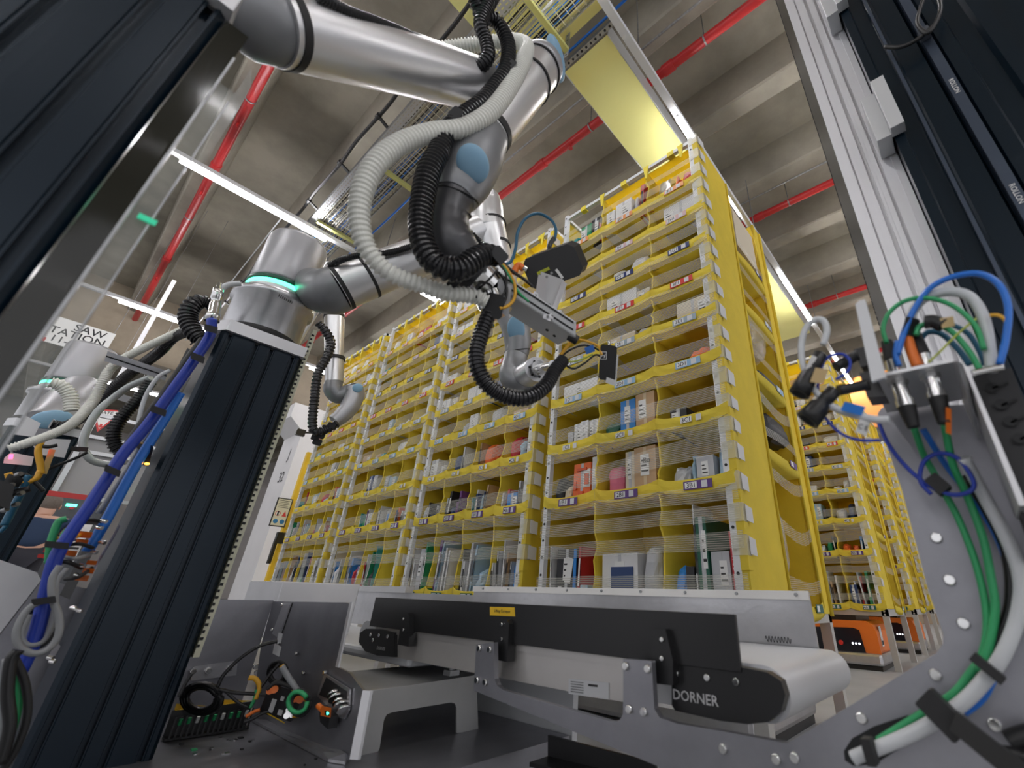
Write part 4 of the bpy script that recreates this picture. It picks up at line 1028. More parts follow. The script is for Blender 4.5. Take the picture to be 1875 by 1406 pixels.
# fourth robot base at the far left
r4 = empty('robot_arm', (-3.1, -.115, 1.06), 'partly hidden robot base with green ring behind the left hoses', 'robot arm', 'grey six-joint robot arms')
base_can(r4, -3.1, -.115, 1.06)
limb('shoulder_link', [(150, 715, 3.0, 30), (120, 745, 2.85, 34), (95, 765, 2.75, 30), (70, 775, 2.7, 24)], M_GREYL, r4)
capdisc(r4, A(95, 768, 2.55), 26, 17, .1)
# ------------------------------------------------------------------ right-hand plate: brackets, connectors, cables
def CAB(label, pts, Y, rpx, m_, grp='cables of the right-hand plate', name='cable'):
    """pts (x, y[, Y]) on the depth plane y = Y"""
    c = [atY(p[0], p[1], p[2] if len(p) > 2 else Y) for p in pts]
    r = rad(c[len(c) // 2], rpx); m = MB(); m.tube(spline(c, 8), r, 10)
    return tag(m.build(name, m_), label, 'cable', grp)
cbk = empty('connector_bracket', (-.02, .64, .70), 'small folded sheet bracket holding two round steel connectors on the right-hand plate', 'bracket')
m = MB(); pts = [atZ(x, y, .70) for x, y in ((1592, 694), (1746, 662), (1762, 732), (1624, 756))]
zc_ = .70
m.prism(pts, (0, 0, .004)); m.build('sheet', M_PLATE2, cbk, bevel=.001)
m = MB(); m.prism([atY(1746, 662, .55), atY(1756, 668, .56), atY(1790, 800, .72), atY(1762, 735, .73)], (.003, 0, 0)); m.build('side_flange', M_PLATE2, cbk)
m = MB(); pp(m, [(1566, 557), (1573, 550), (1584, 548), (1622, 690), (1596, 698)], .56, .006); part(m.build('upright_bar', M_WHITEM, cbk, bevel=.002), 'pale rounded upright bar')
m = MB(); m.prism([atY(1762, 664, .60), atY(1772, 672, .60), atY(1880, 925, .60), atY(1866, 925, .60)], (0, .10, 0)); part(m.build('cable_channel', M_PLATE2, cbk), 'long pale channel edge')
m = MB(); m.prism([atY(1776, 690, .64), atY(1852, 672, .64), atY(1980, 1000, .64), atY(1900, 1020, .64)], (0, .05, 0)); cc = m.build('cable_carrier', mat('matt_black_carrier', (.022, .022, .024), .6), cbk)
m = MB()
for k in range(4):
    P = atY(1816 + 17 * k, 710 + 31 * k, .638); m.lathe([(.006, 0), (.006, .002)], P, (0, -1, 0), 12); m.prism([P, atY(1846 + 15 * k, 698 + 31 * k, .638), atY(1847 + 15 * k, 702 + 31 * k, .638), P + Vector((0, 0, -.003))], (0, -.002, 0))
m.build('carrier_slot', M_GROOVE, cc)
m = MB(); cable(m, [atY(1780, 684, .60), atY(1815, 676, .60), atY(1838, 672, .60)], .004); m.build('carrier_clamp', M_STEEL, cbk)
for i, (top, mid, steel0, steel1, boot1) in enumerate((((1623, 625), (1633, 660), (1643, 696), (1660, 745), (1673, 782)), ((1676, 612), (1690, 650), (1702, 686), (1717, 728), (1729, 775)))):
    Yc = .62
    e = empty('round_connector', atY(*steel0, Yc), ['left', 'right'][i] + ' round steel cable connector through the small folded bracket', 'connector', 'round connectors in the bracket')
    f = [atY(*p, Yc) for p in (top, mid, steel0, steel1, boot1)]
    m = MB(); m.cyl(f[0], f[1], rad(f[0], 9), rad(f[0], 12), n=16); m.cyl(f[3], f[4], rad(f[0], 14), rad(f[0], 9), n=16); m.build('rubber_boot', M_RUBBER, e)
    m = MB(); m.cyl(f[1], f[2], rad(f[0], 11), n=18); m.cyl(f[2], f[2].lerp(f[3], .2), rad(f[0], 15), n=6); m.cyl(f[2].lerp(f[3], .2), f[3], rad(f[0], 12), n=18); m.cyl(f[2].lerp(f[3], .75), f[3], rad(f[0], 14), n=18)
    m.build('steel_body', M_STEEL, e)
CAB('bright blue cable arching highest over the round connectors', [(1643, 650), (1655, 610), (1672, 570), (1700, 530), (1740, 508), (1790, 501), (1828, 520), (1846, 562), (1842, 620), (1830, 668)], .60, 5.5, M_BLUEL)
CAB('thick white cable arching under the bright blue cable', [(1668, 600), (1672, 570), (1695, 545), (1740, 534), (1778, 545), (1802, 585), (1812, 640), (1816, 680)], .61, 9, M_WHITEC)
CAB('green cable rising from the left round connector and arching right', [(1623, 628), (1617, 600), (1630, 570), (1660, 550), (1700, 546), (1745, 560), (1785, 595), (1802, 640)], .60, 4.2, M_GREENC)
CAB('green cable rising from the right round connector', [(1677, 614), (1684, 598), (1708, 592), (1740, 605), (1772, 640), (1795, 678)], .605, 5, M_GREENC)
CAB('dark teal cable running low behind the green arches', [(1686, 620), (1700, 608), (1725, 612), (1755, 640), (1775, 668)], .63, 5, M_TEAL)
CAB('dark teal cable leaving the kraft tape', [(1745, 595), (1772, 610), (1792, 640), (1803, 668)], .63, 4.5, M_TEAL)
CAB('yellow and green earth wire bending down beside the bright blue cable', [(1812, 577), (1830, 578), (1843, 592), (1840, 630), (1830, 668)], .60, 3.2, M_YELC)
CAB('thin earth wire crossing diagonally above the bracket', [(1700, 664), (1725, 640), (1755, 610), (1788, 583)], .60, 2, M_YGC)
CAB('bright blue cable end bent down between the connectors', [(1643, 625), (1640, 650), (1646, 670)], .60, 5, M_BLUEL)
m = MB(); cable(m, [atY(1693, 590, .60), atY(1710, 589, .60), atY(1727, 596, .60)], .0085); tag(m.build('tape_wrap', M_BLACK), 'black tape wrapped round a green cable', 'tape')
m = MB(); P = atY(1735, 590, .60); m.obox(P, pv(P, 12, -2), pv(P, 2, 9), toward(P) * .003); tag(m.build('kraft_tag', mat('kraft', (.66, .48, .24), .7)), 'tan paper tape flag on the green cable', 'tape')
m = MB(); cable(m, [atY(1660, 612, .61), atY(1668, 640, .61), atY(1680, 672, .61)], .006); m.obox(atY(1737, 770, .62), pv(P, 5, 2), pv(P, 0, 22), toward(P) * .004); tag(m.build('orange_wrap', M_ORANGE), 'orange tape strips behind the connectors', 'tape')
m = MB(); P = atY(1668, 598, .61); m.obox(P, pv(P, 13, 3), pv(P, -4, 16), toward(P) * .01, 0, .2); tag(m.build('cable_sleeve', M_BLACK), 'black sleeve at the foot of the thick white arch', 'sleeve')
# down the plate
CAB('green cable coming down from the left round connector to the lower slot', [(1673, 782, .66), (1690, 830, .69), (1708, 862), (1728, 900), (1757, 954), (1785, 1026), (1803, 1098), (1807, 1152), (1798, 1200), (1778, 1230), (1746, 1270), (1699, 1300), (1650, 1330), (1608, 1356)], .70, 6.5, M_GREENC)
CAB('green cable coming down from the right round connector', [(1729, 775, .66), (1745, 850, .68), (1772, 910), (1800, 985), (1815, 1060), (1822, 1110), (1816, 1160), (1806, 1200), (1790, 1228)], .695, 7, M_GREENC)
CAB('thick white cable running down the plate and into the lower slot', [(1765, 838, .67), (1800, 905), (1845, 990), (1868, 1060), (1864, 1125), (1838, 1195), (1800, 1248), (1755, 1292), (1690, 1332), (1635, 1358), (1575, 1382), (1562, 1388)], .69, 12, M_WHITEC)
CAB('bright blue cable curving down between green and white', [(1690, 786, .68), (1735, 855), (1795, 930), (1838, 1010), (1850, 1080), (1842, 1150), (1826, 1220), (1800, 1275), (1765, 1305)], .705, 6.5, M_BLUEL)
CAB('black cable tucked between the green and white cables', [(1770, 870, .70), (1838, 1000), (1850, 1100), (1828, 1165), (1800, 1225), (1755, 1280), (1690, 1318), (1630, 1350)], .705, 9, M_BLACK)
CAB('dark blue thin cable looping round the green cables', [(1606, 768, .68), (1625, 810), (1655, 850), (1695, 885), (1740, 905), (1775, 900), (1782, 880), (1755, 840), (1720, 830), (1692, 845), (1685, 880), (1705, 905)], .67, 4, M_BLUEC)
CAB('white loop cable running from the black inspection lenses to the plate', [(1507, 632), (1514, 606), (1508, 588), (1492, 586), (1474, 604), (1467, 640), (1474, 680), (1492, 715), (1525, 745), (1565, 760), (1605, 768), (1628, 768)], .56, 6, M_WHITEC)
CAB('dark blue thin wire looping round the two black lenses', [(1530, 695), (1552, 680), (1556, 660), (1540, 648), (1515, 655), (1502, 680), (1497, 720), (1505, 755), (1535, 790), (1570, 805), (1612, 806)], .565, 2.6, M_BLUEC)
for nm, (a_, b_), w in (('black hook strap round the cables at the elbow of the plate', ((1780, 1200), (1838, 1247)), 8), ('wide black strap over the white cable at the lower bend', ((1690, 1272), (1764, 1345)), 20), ('black strap where the white cable enters the lower slot', ((1586, 1350), (1600, 1400)), 8), ('short black tie on the green cable beside the dark blue loop', ((1703, 875), (1733, 900)), 12)):
    P, Q = atY(*a_, .675), atY(*b_, .675); m = MB(); d_ = (Q - P).normalized(); n_ = Vector((0, -1, 0)).cross(d_)
    m.obox((P + Q) / 2, (Q - P) / 2, n_ * rad(P, w), Vector((0, .010, 0)), 0, .15); tag(m.build('cable_strap', M_RUBBER), nm, 'strap', 'black straps on the right-hand plate')
P, Q = atY(1745, 1318, .66), atY(1960, 1490, .60); m = MB(); d_ = (Q - P).normalized(); n_ = Vector((0, -1, 0)).cross(d_)
m.obox((P + Q) / 2, (Q - P) / 2, n_ * rad(P, 22), Vector((0, .004, 0))); tag(m.build('strap_tail', M_RUBBER), 'wide black strap running down to the lower right corner', 'strap')
m = MB(); cable(m, [atY(x, y, .70) for x, y in ((1826, 1380), (1845, 1378), (1875, 1385), (1900, 1390))], .006); cable(m, [atY(x, y, .71) for x, y in ((1850, 1360), (1875, 1350), (1900, 1345))], .010)
tag(m.build('dark_fitting', M_BLACK), 'dark fitting at the right edge below the white cable', 'fitting')
# black inspection lenses
ln = empty('inspection_lenses', atY(1510, 720, .56), 'pair of black tubular camera lenses on a black clamp left of the round connectors', 'camera')
for (p, q_, r0, r1_) in (((1502, 648), (1463, 722), 12, 17), ((1527, 715), (1478, 770), 13, 20)):
    P, Q = atY(*p, .56), atY(*q_, .55); d_ = (Q - P).normalized(); L = (Q - P).length; m = MB()
    m.lathe([(rad(P, r0), 0), (rad(P, r0), L * .35), (rad(P, r0 * .85), L * .38), (rad(P, r1_ * .9), L * .55), (rad(P, r1_), L * .8), (rad(P, r1_ * 1.05), L), (rad(P, r1_ * .8), L * .995), (rad(P, r1_ * .7), L * .85)], P, d_, 24)
    m.build('lens', M_BLACK, ln)
m = MB()
cable(m, [atY(1530, 672, .57), atY(1560, 655, .58), atY(1572, 650, .58)], .007); cable(m, [atY(1535, 715, .57), atY(1570, 708, .58), atY(1592, 704, .58)], .007)
m.build('lens_arm', M_BLACK, ln)
m = MB(); pp(m, [(1562, 640), (1590, 632), (1602, 665), (1576, 672)], .58, .03); pp(m, [(1573, 683), (1598, 678), (1622, 724), (1588, 728)], .58, .03); m.build('mount_block', M_BLACK, ln, bevel=.001)
m = MB(); P = atY(1500, 688, .548); m.obox(P, pv(P, 12, 2), pv(P, -5, 13), toward(P) * .001); m.build('paper_flag', MATS['kraft'], ln)
m = MB(); P = atY(1485, 665, .548); m.obox(P, pv(P, 5, 2), pv(P, -6, 13), toward(P) * .001); m.build('data_label', M_PAPER, ln)
m = MB(); P = atY(1562, 748, .553); m.obox(P, pv(P, 19, 5), pv(P, -4, 8), toward(P) * .007); tag(m.build('blue_tape', mat('blue_tape_col', (.02, .20, .68), .5)), 'blue tape flag on the white loop cable', 'tape')
m = MB(); P = atY(1580, 782, .56); m.obox(P, pv(P, 10, 3), pv(P, -4, 12), toward(P) * .0006); m.text('C E', P + toward(P) * .001, pv(P, 1, .3), pv(P, .3, -1), .008, 1); tag(m.build('paper_flag_label', [M_PAPER, M_INK]), 'white paper flag hanging under the blue tape', 'tag')
# small steel parts seen past the plate
m = MB(); P = atY(1628, 1135, .95)
# ------------------------------------------------------------------ cables and parts left of the middle tower
def HC(label, pts, h, rpx, m_, name='cable', cat='cable', grp='cables beside the middle tower', n=10):
    c = [A(p[0], p[1], p[2] if len(p) > 2 else h) for p in pts]; r = rad(c[len(c) // 2], rpx)
    m = MB(); m.tube(spline(c, 8), r, n); return tag(m.build(name, m_), label, cat, grp)
HC('thick royal blue cable bundle running down the left side of the middle tower', [(388, 585), (384, 615), (355, 660), (312, 720), (270, 778), (228, 828), (200, 870), (165, 925), (130, 975), (102, 1022), (86, 1082), (68, 1154), (44, 1214), (0, 1290), (-40, 1350)], 1.34, 10, M_BLUEC)
HC('second royal blue cable tucked behind the thick bundle', [(330, 720), (300, 770), (262, 830), (228, 890), (196, 950), (160, 1010)], 1.42, 8, M_BLUEL)
HC('black cable beside the thick blue bundle', [(372, 620), (335, 670), (290, 735), (250, 790), (215, 845), (170, 910), (140, 960)], 1.40, 7, M_BLACK)
HC('white and blue cable bending into the steel base can', [(398, 545), (404, 530), (420, 521), (440, 519)], 1.46, 5, M_WHITEC)
HC('thin white cable hanging in a long curve from the bar end', [(311, 678), (290, 690), (272, 715), (260, 745), (252, 785), (250, 810)], 1.5, 3.5, M_WHITEC)
HC('thin grey cable beside the blue bundle', [(345, 690), (300, 755), (258, 815), (232, 860), (180, 940)], 1.44, 4, M_GREYC)
HC('green cable bent over the orange plugs', [(122, 950), (108, 955), (99, 975), (92, 1000), (89, 1030)], 1.36, 6, M_GREENC)
HC('second green cable behind the orange plugs', [(135, 960), (118, 975), (108, 1000), (102, 1025)], 1.42, 4, M_GREENC)
HC('grey cable loop hanging below the strap', [(110, 1035), (96, 1060), (96, 1095), (108, 1130), (106, 1165), (86, 1190), (58, 1196), (34, 1180), (32, 1150), (52, 1115), (80, 1098)], 1.30, 5.5, M_GREYC)
HC('inner grey cable loop hanging below the strap', [(122, 1040), (104, 1065), (102, 1100), (98, 1140), (78, 1175), (50, 1180), (40, 1160), (55, 1125)], 1.33, 4, M_GREYC)
HC('dark cable loop behind the grey loops', [(70, 1105), (46, 1135), (40, 1170), (60, 1188), (90, 1170), (100, 1130)], 1.36, 4, M_BLACK)
HC('black cable curving out of the lower left corner', [(0, 1400), (18, 1330), (14, 1270), (20, 1210), (34, 1190)], 1.2, 9, M_BLACK)
HC('grey cable in the lower left corner', [(0, 1380), (10, 1320), (8, 1260), (14, 1205)], 1.25, 7, M_GREYC)
HC('green cable in the lower left corner', [(24, 1195), (34, 1260), (30, 1310), (14, 1360), (0, 1390)], 1.22, 6, M_GREENC)
HC('thick black cable sweeping round the lower left loops', [(24, 1200), (46, 1250), (50, 1310), (30, 1370), (5, 1410)], 1.21, 6, M_RUBBER)
for nm, (x, y, dx, dy) in (('black strap round the blue bundle near the amber light', (206, 862, 14, 6)), ('black strap round the blue bundle above the grey loops', (104, 998, 22, 2)), ('black strap tying the grey loops to the blue bundle', (80, 1100, 22, -3)), ('black strap round the top of the blue bundle', (386, 602, 12, 3)), ('black strap high on the blue bundle', (362, 655, 12, 5)), ('black strap where the blue cables split', (290, 752, 14, 5))):
    P = A(x, y, 1.30); m = MB(); m.obox(P, pv(P, dx, dy), pv(P, -dy * .3, 6), toward(P) * .02, 0, .2); tag(m.build('cable_strap', M_RUBBER), nm, 'strap', 'black straps on the blue bundle')
st = empty('steel_union', A(394, 560, 1.40), 'shiny steel pneumatic union standing beside the steel base can', 'fitting')
m = MB(); P, Q = A(400, 530, 1.40), A(388, 588, 1.40); d = (Q - P).normalized(); L = (Q - P).length; r = rad(P, 9)
m.lathe([(r * .4, -.02), (r * .5, 0), (r * .9, 0), (r, L * .1), (r, L * .3), (r * .85, L * .33), (r * .85, L * .45), (r, L * .47), (r, L * .75), (r * 1.2, L * .78), (r * 1.2, L)], P, d, 20); m.build('body', M_STEEL, st)
HO('corrugated_hose', 'short thick black corrugated hose curl beside the steel union', [(384, 556, 1.48, 12), (366, 552, 1.48, 14), (350, 562, 1.48, 15), (344, 582, 1.48, 15), (352, 604, 1.47, 15), (368, 622, 1.46, 14)], 14, M_HOSEB)
HO('corrugated_hose', 'black ribbed hose running diagonally from the curl to the distant robot base', [(346, 606, 1.6, 9), (318, 618, 1.7, 9), (294, 642, 1.8, 9), (268, 662, 1.9, 9), (222, 697, 2.0, 9), (185, 733, 2.1, 9), (150, 764, 2.2, 9), (118, 780, 2.3, 9), (92, 776, 2.3, 9)], 9, M_HOSEB)
HO('corrugated_hose', 'white ribbed hose running diagonally down to the left edge', [(348, 598, 1.62, 7), (290, 625, 1.72, 7), (240, 649, 1.80, 7), (205, 672, 1.85, 7.5), (188, 700, 1.85, 7.5), (170, 735, 1.85, 8), (132, 776, 1.8, 8), (90, 797, 1.75, 8), (50, 811, 1.7, 8), (15, 822, 1.7, 8)], 10, M_HOSEW)
HO('corrugated_hose', 'white ribbed hose arc in front of the distant green ring', [(92, 700, 2.3, 10), (112, 706, 2.3, 11), (128, 725, 2.3, 11), (131, 752, 2.3, 10)], 10, M_HOSEW)
HO('corrugated_hose', 'black hose loop hanging left of the blue bundle', [(275, 700, 1.75, 9), (250, 735, 1.75, 10), (222, 765, 1.75, 11), (208, 795, 1.75, 11), (214, 820, 1.75, 11), (232, 830, 1.75, 10)], 10, M_HOSEB)
HC('clear plastic hose drooping behind the gate sign', [(276, 691, 1.9), (240, 706, 1.95), (208, 728), (180, 752), (160, 785), (152, 815), (165, 840), (195, 850), (230, 845)], 2.0, 6, M_HOSEC, 'plastic_hose', 'hose', 'plastic hoses')
br = empty('extrusion_bar', A(246, 670, 1.75), 'pale slotted aluminium bar sticking out left between the white hoses', 'bar')
P, Q = A(194, 652, 1.75), A(304, 688, 1.75); m = MB(); d = (Q - P); m.obox((P + Q) / 2, d / 2, pv(P, -3, 9), toward(P) * .02); m.build('profile', M_ANOD, br, bevel=.002)
m = MB(); m.obox((P + Q) / 2 + toward(P) * .0205, d / 2, pv(P, -.4, 1.2), toward(P) * .0006); m.build('slot', M_GROOVE, br)
P, Q = A(205, 722, 2.2), A(256, 738, 2.2); m = MB(); m.obox((P + Q) / 2, (Q - P) / 2, pv(P, -2, 6), toward(P) * .02); tag(m.build('extrusion_bar', M_ANOD, None, bevel=.002), 'short second aluminium bar above the gate sign', 'bar')
# dark mast with sensor box and amber light
ms = empty('cable_mast', A(250, 820, 1.55), 'dark cable mast with a small sensor box and an amber light beside the blue bundle', 'mast')
P, Q = A(350, 640, 1.55), A(120, 1090, 1.55); m = MB(); m.obox((P + Q) / 2, (Q - P) / 2, pv(P, 7, 3), toward(P) * .01); m.build('rail', M_BLACK, ms)
P = A(262, 832, 1.45); m = MB(); m.obox(P, pv(P, 15, 3), pv(P, -5, 18), toward(P) * .02, 0, .2); m.build('sensor_box', M_BLACK, ms, bevel=.002)
m = MB(); q = A(269, 849, 1.42); m.ell(q, pv(q, 5, 0), pv(q, 0, 2), toward(q) * .004); m.build('amber_light', M_AMBLED, ms)
m = MB(); q = A(258, 812, 1.43); m.obox(q, pv(q, 6, 1), pv(q, 0, 2), toward(q) * .003); m.build('yellow_clip', M_YELC, ms)
m = MB(); q = A(248, 850, 1.43); m.cyl(q, q + pv(q, 7, -3), rad(q, 4), n=12); q = A(268, 819, 1.42); m.cyl(q, q + toward(q) * .005, rad(q, 5), n=16); m.build('socket', M_STEEL, ms)
# valve terminal with orange plugs
vt = empty('valve_terminal', A(175, 1000, 1.42), 'slanted valve terminal with silver fins and orange plugs behind the blue bundle', 'valve terminal')
m = MB()
for k in range(7):
    q = A(212 - 5.5 * k, 975 + 9 * k, 1.42); m.obox(q, pv(q, 14, -26) * .5, pv(q, 1.5, 1), toward(q) * .02)
m.build('fin', mat('fin_blue_grey', (.30, .32, .42), .35, .6), vt)
for i, (x, y, s) in enumerate(((155, 979, 13), (150, 992, 11), (128, 1013, 12), (150, 1058, 12), (162, 1045, 10), (88, 1008, 8), (168, 1030, 9), (77, 1018, 8))):
    q = A(x, y, 1.38); m = MB(); m.obox(q, pv(q, s, s * .1), pv(q, -s * .2, s * .42), toward(q) * .012, 0, .2); m.build('orange_plug', M_ORANGE if i not in (5, 7) else mat('red_plug', (.6, .03, .02), .4), vt, bevel=.001)
m = MB()
for x, y in ((183, 992), (168, 1010), (146, 1034), (186, 953), (138, 1052), (130, 1112), (142, 1117), (88, 1203), (92, 1210), (178, 965)):
    q = A(x, y, 1.37); m.cyl(q, q + pv(q, 9, 2), rad(q, 3.5), n=8)
m.build('push_fitting', M_STEEL, vt)
for i, (x0, y0, x1, y1, c) in enumerate(((100, 985, 150, 978, M_YELC), (120, 1000, 170, 1003, M_RUBBER), (110, 1018, 165, 1015, M_GREYC), (95, 1030, 150, 1040, M_RUBBER), (120, 1060, 168, 1040, M_RUBBER), (130, 960, 185, 955, M_RUBBER))):
    m = MB(); cable(m, [A(x0, y0, 1.37), A((x0 + x1) / 2, (y0 + y1) / 2 + 6 * (-1) ** i, 1.35), A(x1, y1, 1.38)], .0035); m.build('lead', c, vt)
m = MB(); q = A(158, 955, 1.40); m.obox(q, pv(q, 22, 1), pv(q, 0, 5), toward(q) * .01); m.build('terminal_bar', M_BLACK, vt)
# grey housings low on the left
lh = empty('grey_housing', A(60, 1180, 1.7), 'plain grey sheet housing in the lower left behind the cable loops', 'housing')
m = MB(); m.prism([atX(x, y, -1.80) for x, y in ((-20, 1018), (68, 1048), (75, 1062), (-20, 1185))], (-.01, 0, 0)); part(m.build('lid_sheet', M_PLATE2, lh), 'lighter slanted lid')
m = MB(); m.prism([atX(x, y, -1.79) for x, y in ((-20, 1190), (75, 1066), (112, 1068), (172, 1080), (60, 1310), (-20, 1380))], (-.01, 0, 0)); m.build('front_sheet', M_PLATE, lh)
m = MB(); m.obox(A(102, 1196, 1.66), pv(A(102, 1196, 1.66), 6, 8), pv(A(102, 1196, 1.66), 8, -14), toward(A(102, 1196, 1.66)) * .01); m.build('hinge', M_ALU, lh)
# brackets and wires at the far left edge
fl = empty('bracket_plate', A(30, 835, 1.9), 'grey bracket plates with a red indicator and yellow wires at the left edge', 'bracket')
m = MB(); 
for poly in (((8, 838), (20, 828), (62, 836), (58, 853), (6, 848)), ((52, 800), (130, 805), (118, 838), (70, 832)), ((45, 760), (75, 775), (62, 800), (25, 795))):
    m.prism([A(x, y, 2.0) for x, y in poly], toward(A(30, 835, 2)) * -.02)
m.build('plate', M_PLATE2, fl)
m = MB(); q = A(20, 836, 1.95); m.obox(q, pv(q, 4, 0), pv(q, -1, 4.5), toward(q) * .004); part(m.build('indicator', M_REDLED, fl), 'red glowing indicator')
m = MB(); cable(m, pixpath([(15, 866), (22, 880), (45, 883), (66, 876), (74, 862)], 1.9), .007); cable(m, pixpath([(78, 802), (70, 825), (74, 850), (76, 868)], 1.9), .007); m.build('lead', M_YELC, fl)
m = MB(); cable(m, pixpath([(8, 962), (24, 930), (40, 900), (52, 870)], 1.9), .008); cable(m, pixpath([(0, 975), (14, 958), (36, 915), (50, 885)], 1.95), .005); m.build('lead', M_TEAL, fl)
m = MB(); cable(m, pixpath([(70, 866), (110, 850), (140, 838), (160, 828)], 1.95), .004); cable(m, pixpath([(0, 900), (40, 870), (60, 880), (80, 900)], 1.9), .005); cable(m, pixpath([(62, 812), (85, 818), (105, 815)], 1.9), .005); cable(m, pixpath([(0, 930), (20, 905), (55, 895)], 1.85), .008); m.build('lead', M_BLACK, fl)
m = MB(); q = A(88, 845, 1.95); m.obox(q, pv(q, 6, 1), pv(q, -8, 22), toward(q) * .02); m.build('brass_tube', mat('brass', (.45, .32, .12), .35, .9), fl)
m = MB(); q = A(145, 822, 1.9); m.obox(q, pv(q, 16, 1), pv(q, -1, 4), toward(q) * .015); q = A(8, 905, 1.8); m.obox(q, pv(q, 14, 5), pv(q, -5, 22), toward(q) * .03, 0, .2); q = A(25, 880, 1.85); m.obox(q, pv(q, 14, 5), pv(q, -5, 8), toward(q) * .03, 0, .2); m.build('valve_block', M_BLACK, fl)
m = MB()
for x, y in ((10, 915), (25, 925), (16, 890), (34, 905), (5, 935), (30, 870)):
    q = A(x, y, 1.8); m.cyl(q, q + pv(q, 8, -3), rad(q, 4), n=8)
m.build('push_fitting', M_GALV, fl)
# cable coils behind the tower foot and inside the housing
def coil(label, x, y, h, R0, r, turns, m_, sq=.75):
    P = A(x, y, h); pts = []
    for k in range(turns * 18):
        t = k / 18 * 2 * math.pi; rr = R0 * (.72 + .34 * ((k // 18 * 7) % 5) / 4 + .05 * math.sin(k * .37))
        pts.append(P + pv(P, math.cos(t) * rr, math.sin(t) * rr * sq) + toward(P) * (.012 * math.sin(k * .37)))
    m = MB(); m.tube(pts, r, 6); return tag(m.build('cable_coil', m_), label, 'cable coil', 'cable coils in the corner housing')
coil('large black cable coil standing behind the foot of the middle tower', 368, 1278, 1.62, 36, .004, 7, M_BLACK)
coil('small black cable coil hanging behind the connector block', 508, 1232, 1.58, 17, .004, 5, M_BLACK, 1.2)
coil('green cable coil round the orange plugs of the connector block', 545, 1284, 1.42, 24, .005, 1, M_GREENC, 1.1)
coil('dark grey cable coil in front of the green coil', 548, 1286, 1.44, 19, .003, 4, M_RUBBER, 1.2)
for label, pts, r, mm in (('long black cable arching from the coil up to the corner clamp', [(398, 1258), (410, 1235), (440, 1205), (475, 1183), (508, 1174)], 3, M_BLACK),
    ('yellow wire bundle bending down the side panel', [(455, 1241), (468, 1243), (475, 1258), (468, 1280)], 4, M_YELC),
    ('thin green wire beside the yellow bundle', [(470, 1262), (466, 1280), (458, 1296)], 3, M_GREENC),
    ('yellow striped cable running to the connector block', [(515, 1218), (525, 1235), (537, 1252)], 4, M_YELC),
    ('black cable running from the coil to the connector block', [(400, 1262), (430, 1268), (460, 1270), (490, 1272)], 3, M_BLACK),
    ('black cable crossing behind the yellow bundle', [(410, 1262), (435, 1285), (455, 1295)], 2.5, M_BLACK),
    ('black cable rising to the small coil', [(470, 1268), (485, 1248), (498, 1230), (512, 1215)], 3, M_BLACK),
    ('orange wires lying at the end of the wire duct', [(450, 1312), (465, 1303), (476, 1299)], 3, M_ORANGE),
    ('black cable lying along the panel foot', [(446, 1322), (462, 1316), (480, 1306), (500, 1300)], 3, M_BLACK)):
    HC(label, pts, 1.55, r, mm, grp='cables in the corner housing')
for label, pts, r, mm in (('dark cable slanting from the tower foot to the slotted bar', [(328, 1275), (340, 1250), (352, 1232)], 3, M_BLACK),
    ('flat grey cable standing up from the connector block', [(516, 1220), (528, 1240), (540, 1258), (548, 1270)], 5, M_GREYC),
    ('black cable draped over the top of the connector block', [(488, 1262), (505, 1250), (525, 1254), (540, 1262)], 3.5, M_RUBBER),
    ('yellow wire loop round the green coil', [(535, 1262), (556, 1275), (562, 1298), (550, 1310), (535, 1312)], 2.2, M_YELC)):
    HC(label, pts, 1.46, r, mm, grp='cables in the corner housing')
m = MB(); q = A(512, 1168, 1.60); m.obox(q, pv(q, 4, 1), pv(q, -2, 9), toward(q) * .01); m.obox(A(507, 1190, 1.58), pv(q, 6, 3), pv(q, -2, 9), toward(q) * .003); tag(m.build('corner_clamp', M_WHITEM), 'white cable clamp in the corner of the housing', 'clamp')
# ------------------------------------------------------------------ cable tray and duct under the ceiling
def perf_mat(name, col, sx, sy, frac=.5):
    """sheet steel punched with a regular pattern of slots (real see-through holes)"""
    m = bpy.data.materials.new(name); m.use_nodes = True; nt = m.node_tree; b = nt.nodes['Principled BSDF']
    b.inputs['Base Color'].default_value = (*col, 1); b.inputs['Metallic'].default_value = .6; b.inputs['Roughness'].default_value = .4
    tc = nt.nodes.new('ShaderNodeTexCoord'); sp_ = nt.nodes.new('ShaderNodeSeparateXYZ'); nt.links.new(tc.outputs['Object'], sp_.inputs[0])
    def wave(sock, period, duty):
        d = nt.nodes.new('ShaderNodeMath'); d.operation = 'DIVIDE'; d.inputs[1].default_value = period; nt.links.new(sock, d.inputs[0])
        f = nt.nodes.new('ShaderNodeMath'); f.operation = 'FRACT'; nt.links.new(d.outputs[0], f.inputs[0])
        g = nt.nodes.new('ShaderNodeMath'); g.operation = 'LESS_THAN'; g.inputs[1].default_value = duty; nt.links.new(f.outputs[0], g.inputs[0]); return g.outputs[0]
    a_ = wave(sp_.outputs[0], sx, .6); b_ = wave(sp_.outputs[1], sy, frac)
    mu = nt.nodes.new('ShaderNodeMath'); mu.operation = 'MULTIPLY'; nt.links.new(a_, mu.inputs[0]); nt.links.new(b_, mu.inputs[1])
    iv = nt.nodes.new('ShaderNodeMath'); iv.operation = 'SUBTRACT'; iv.inputs[0].default_value = 1; nt.links.new(mu.outputs[0], iv.inputs[1]); nt.links.new(iv.outputs[0], b.inputs['Alpha'])
    MATS[name] = m; return m
M_PERF = perf_mat('punched_tray_steel', (.45, .46, .48), .05, .03, .35)
tr_ = empty('cable_tray', (-4, 1.0, 4.62), 'punched steel cable tray with a wire basket crossing under the ceiling ribs', 'cable tray')
